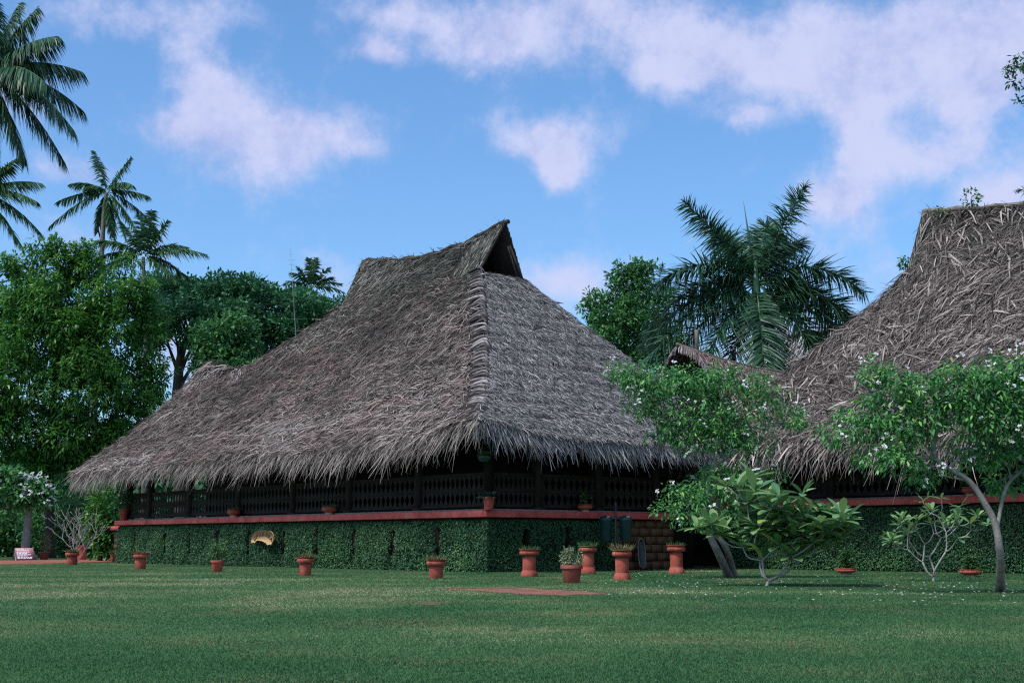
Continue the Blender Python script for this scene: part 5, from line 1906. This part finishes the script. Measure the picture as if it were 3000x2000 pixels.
# saplings rooted in the old thatch
def sapling(px, py, depth, h, label, n=120):
    c = W(px, py, depth)
    t = thing('sapling', label, 'sapling', c)
    b = Buf()
    stems(b, c - np.array([0, 0, .15]), 7, h, h * .4, .012)
    b.build('stem', M['bark_dark'], t)
    b = Buf()
    u = unit_dirs(n)
    q = c + np.array([0, 0, h * .65]) + u * np.array([h * .45, h * .3, h * .38])
    leaf_clusters(b, q, u, 3, .11, .06, .07, .3, 'diamond')
    b.build('foliage', M['leaf_mid'], t)


sapling(2846, 618, 41.6, .62, 'small leafy sapling sprouting on the ridge of the second hall', 45)
sapling(2758, 626, 42.2, .16, 'tiny weed on the ridge end of the second hall', 8)
sapling(2655, 795, 42.9, .42, 'bushy sapling growing from the thatch hip below the ridge end', 60)

# aerial mast
D = 70
m0, m1 = W(868, 1000, D), W(850, 724, D)
mast = thing('aerial_mast', 'thin aerial mast standing up behind the long thatched roof', 'mast', (m0[0], m0[1], 0))
b = Buf()
tube(b, [np.array([m0[0] + .02, m0[1], 0]), m0, W(858, 850, D), m1], [.03, .022, .014, .008], 5)
b.build('pole', M['metal'], mast)
for py, l in ((762, .28), (775, .24), (790, .2), (745, .16), (935, .75)):
    c = W(852 + (py - 745) * .085, py, D)
    b = Buf()
    tube(b, [c - np.array([l * .6, .0, 0]), c + np.array([l * .6, .0, 0])], .007, 4)
    b.build('crossbar', M['metal'], mast)


# ------------------------------------------------------------------ frangipani
def leaf_mesh(k):
    b = Buf()
    rows = [0, .12, .3, .5, .7, .88, 1.0]
    wd = [.03, .07, .12, .165, .175, .11, .01]
    r_ = [.25, .45, .6, .75, .92, .12][k % 6]
    V = []
    for t, w in zip(rows, wd):
        zc = -.10 * t * t * (1 + .6 * (k % 3))
        V += [(-w, t, zc + .03 * w / .17), (0, t, zc - .012), (w, t, zc + .03 * w / .17)]
    Q = []
    for i in range(len(rows) - 1):
        for j in range(2):
            Q.append((3 * i + j, 3 * i + j + 1, 3 * i + j + 4, 3 * i + j + 3))
    b.add(V, Q, None, r_)
    me = b.mesh('leaf', None, True)
    me.materials.append(M['leaf_plumeria'])
    return me


LEAVES = [leaf_mesh(k) for k in range(6)]


def frangipani(label, base, wid, dep, hgt, levels, forks, leaves, leaf_len, seed, rad0, centre_dx=0.0, max_leaf=298, start=.03, side=.22):
    rs = random.Random(seed)
    t = thing('frangipani', label, 'frangipani', base)
    segs, tips = [], []

    def grow(p, d, lv, ln):
        bend = np.array([d[0] * .15, d[1] * .15, rs.uniform(.05, .35)])
        e = p + (d + bend * .3) * ln
        m = p + d * ln * .5 - np.array([rs.uniform(-.12, .12) * ln, rs.uniform(-.12, .12) * ln, .15 * ln])
        segs.append((p, m, e, lv))
        if lv == levels - 1:
            tips.append((e, (e - m) / np.linalg.norm(e - m)))
            return
        k = forks[lv]
        a0 = rs.uniform(0, 6.28)
        for i in range(k):
            an = a0 + i * 6.283 / k + rs.uniform(-.5, .5)
            sp = rs.uniform(.45, .85)
            nd_ = d * .75 + np.array([math.cos(an) * sp, math.sin(an) * sp, rs.uniform(.0, .35)])
            nd_ = nd_ / np.linalg.norm(nd_)
            nd_[2] = max(nd_[2], .05)
            grow(e, nd_ / np.linalg.norm(nd_), lv + 1, (.22 if lv == 0 else ln) * rs.uniform(.55, 1.1))
            if lv >= 1 and rs.random() < side:
                tips.append((e, nd_))

    grow(np.zeros(3), np.array([rs.uniform(-.1, .1), 0, 1.0]), 0, start)
    allp = np.array([s[2] for s in segs])
    mx = np.abs(allp[:, :2]).max(0)
    lo, hi = allp.min(0), allp.max(0)
    scl = np.array([wid / (hi[0] - lo[0]), dep / (hi[1] - lo[1]), hgt / hi[2]])
    sh = np.array([centre_dx - (hi[0] + lo[0]) / 2 * scl[0], -(hi[1] + lo[1]) / 2 * scl[1], 0])

    def tf(p):
        q = p * scl
        return q + sh * min(1, q[2] / hgt * 1.2) + base

    b = Buf()
    for p, m, e, lv in segs:
        P = smooth_path([tf(p), tf(m), tf(e)], 6)
        r0 = rad0 * .74 ** lv
        r1 = rad0 * .74 ** (lv + 1) * (1.0 if lv < levels - 1 else 1.1)
        tube(b, P, np.linspace(r0, r1, 6), 6)
    P0 = np.array([base, base + np.array([0, 0, .05])])
    b.build('stem', M['stem_grey'], t, True)
    cnt = 0
    rs.shuffle(tips)
    tips.sort(key=lambda q_: q_[0][1])
    rest = Buf()
    for (e, d) in tips:
        q = tf(e)
        k = leaves if isinstance(leaves, int) else rs.randint(*leaves)
        a0 = rs.uniform(0, 6.28)
        for i in range(k):
            az_ = a0 + i * 2.4
            el_ = rs.uniform(-.15, 1.05)
            s_ = leaf_len * rs.uniform(.7, 1.15)
            if cnt >= max_leaf:
                me_ = LEAVES[rs.choice([0, 1, 2, 2, 3])]
                co = np.zeros(len(me_.vertices) * 3, np.float32)
                me_.vertices.foreach_get('co', co)
                rm = np.array(mathutils.Euler((el_, rs.uniform(-.25, .25), az_)).to_matrix())
                rest.add(co.reshape(-1, 3) * s_ @ rm.T + q, [tuple(p_.vertices) for p_ in me_.polygons], None, rs.uniform(.2, .9))
                continue
            # the leaf lies along +Y of its mesh; pitch up by el_, turn by az_
            piece('leaf', LEAVES[rs.choice([0, 1, 1, 2, 2, 2, 3, 3, 5] + ([4] if rs.random() < .25 else []))], None, t, q + np.array([0, 0, rs.uniform(-.03, .03)]), (el_, rs.uniform(-.25, .25), az_), (s_, s_, s_))
            cnt += 1
    if rest.n:
        tag(rest.build('foliage', M['leaf_plumeria'], t, True), None, None, kind='stuff')
    return t, [tf(e) for e, _ in tips]


fb = G(2245, 1716)
k_ = fb[1] / FPX
t1, tips = frangipani('leafy frangipani shrub with big leathery leaves on the grass', fb, 440 * k_, 1.7, 315 * k_, 5, [4, 2, 2, 3], 8, .41, 8, .034, 70 * k_, side=.8)
b = Buf()
tp = sorted(tips, key=lambda q: -q[2])[:2]
for q in tp:
    for j in range(5):
        c = q + np.array([random.gauss(0, .05), random.gauss(0, .05), random.uniform(.08, .16)])
        for k in range(5):
            an = k * 1.2566
            diamonds(b, c[None], nrm(np.array([[math.cos(an), math.sin(an) - .3, .5]])), np.array([[0, -.6, .8]]), .06, .042)
b.build('blossom', M['petal'], t1)
fb = G(2735, 1702)
k_ = fb[1] / FPX
frangipani('sparse grey-stemmed frangipani with few leaves beside the bent trunk', fb, 270 * k_, 1.3, 235 * k_, 5, [3, 2, 2, 2], (5, 8), .25, 21, .032, 25 * k_, 160)
fb = G(222, 1645)
fb = np.array([W(228, 1600, 57)[0], 57.0, 0])
k_ = 57 / FPX
frangipani('leafless frangipani with pale bare twigs at the far end of the hall', fb, 185 * k_, 2.2, 165 * k_, 6, [4, 3, 2, 2, 2], (0, 1), .16, 4, .034, 0, 40)
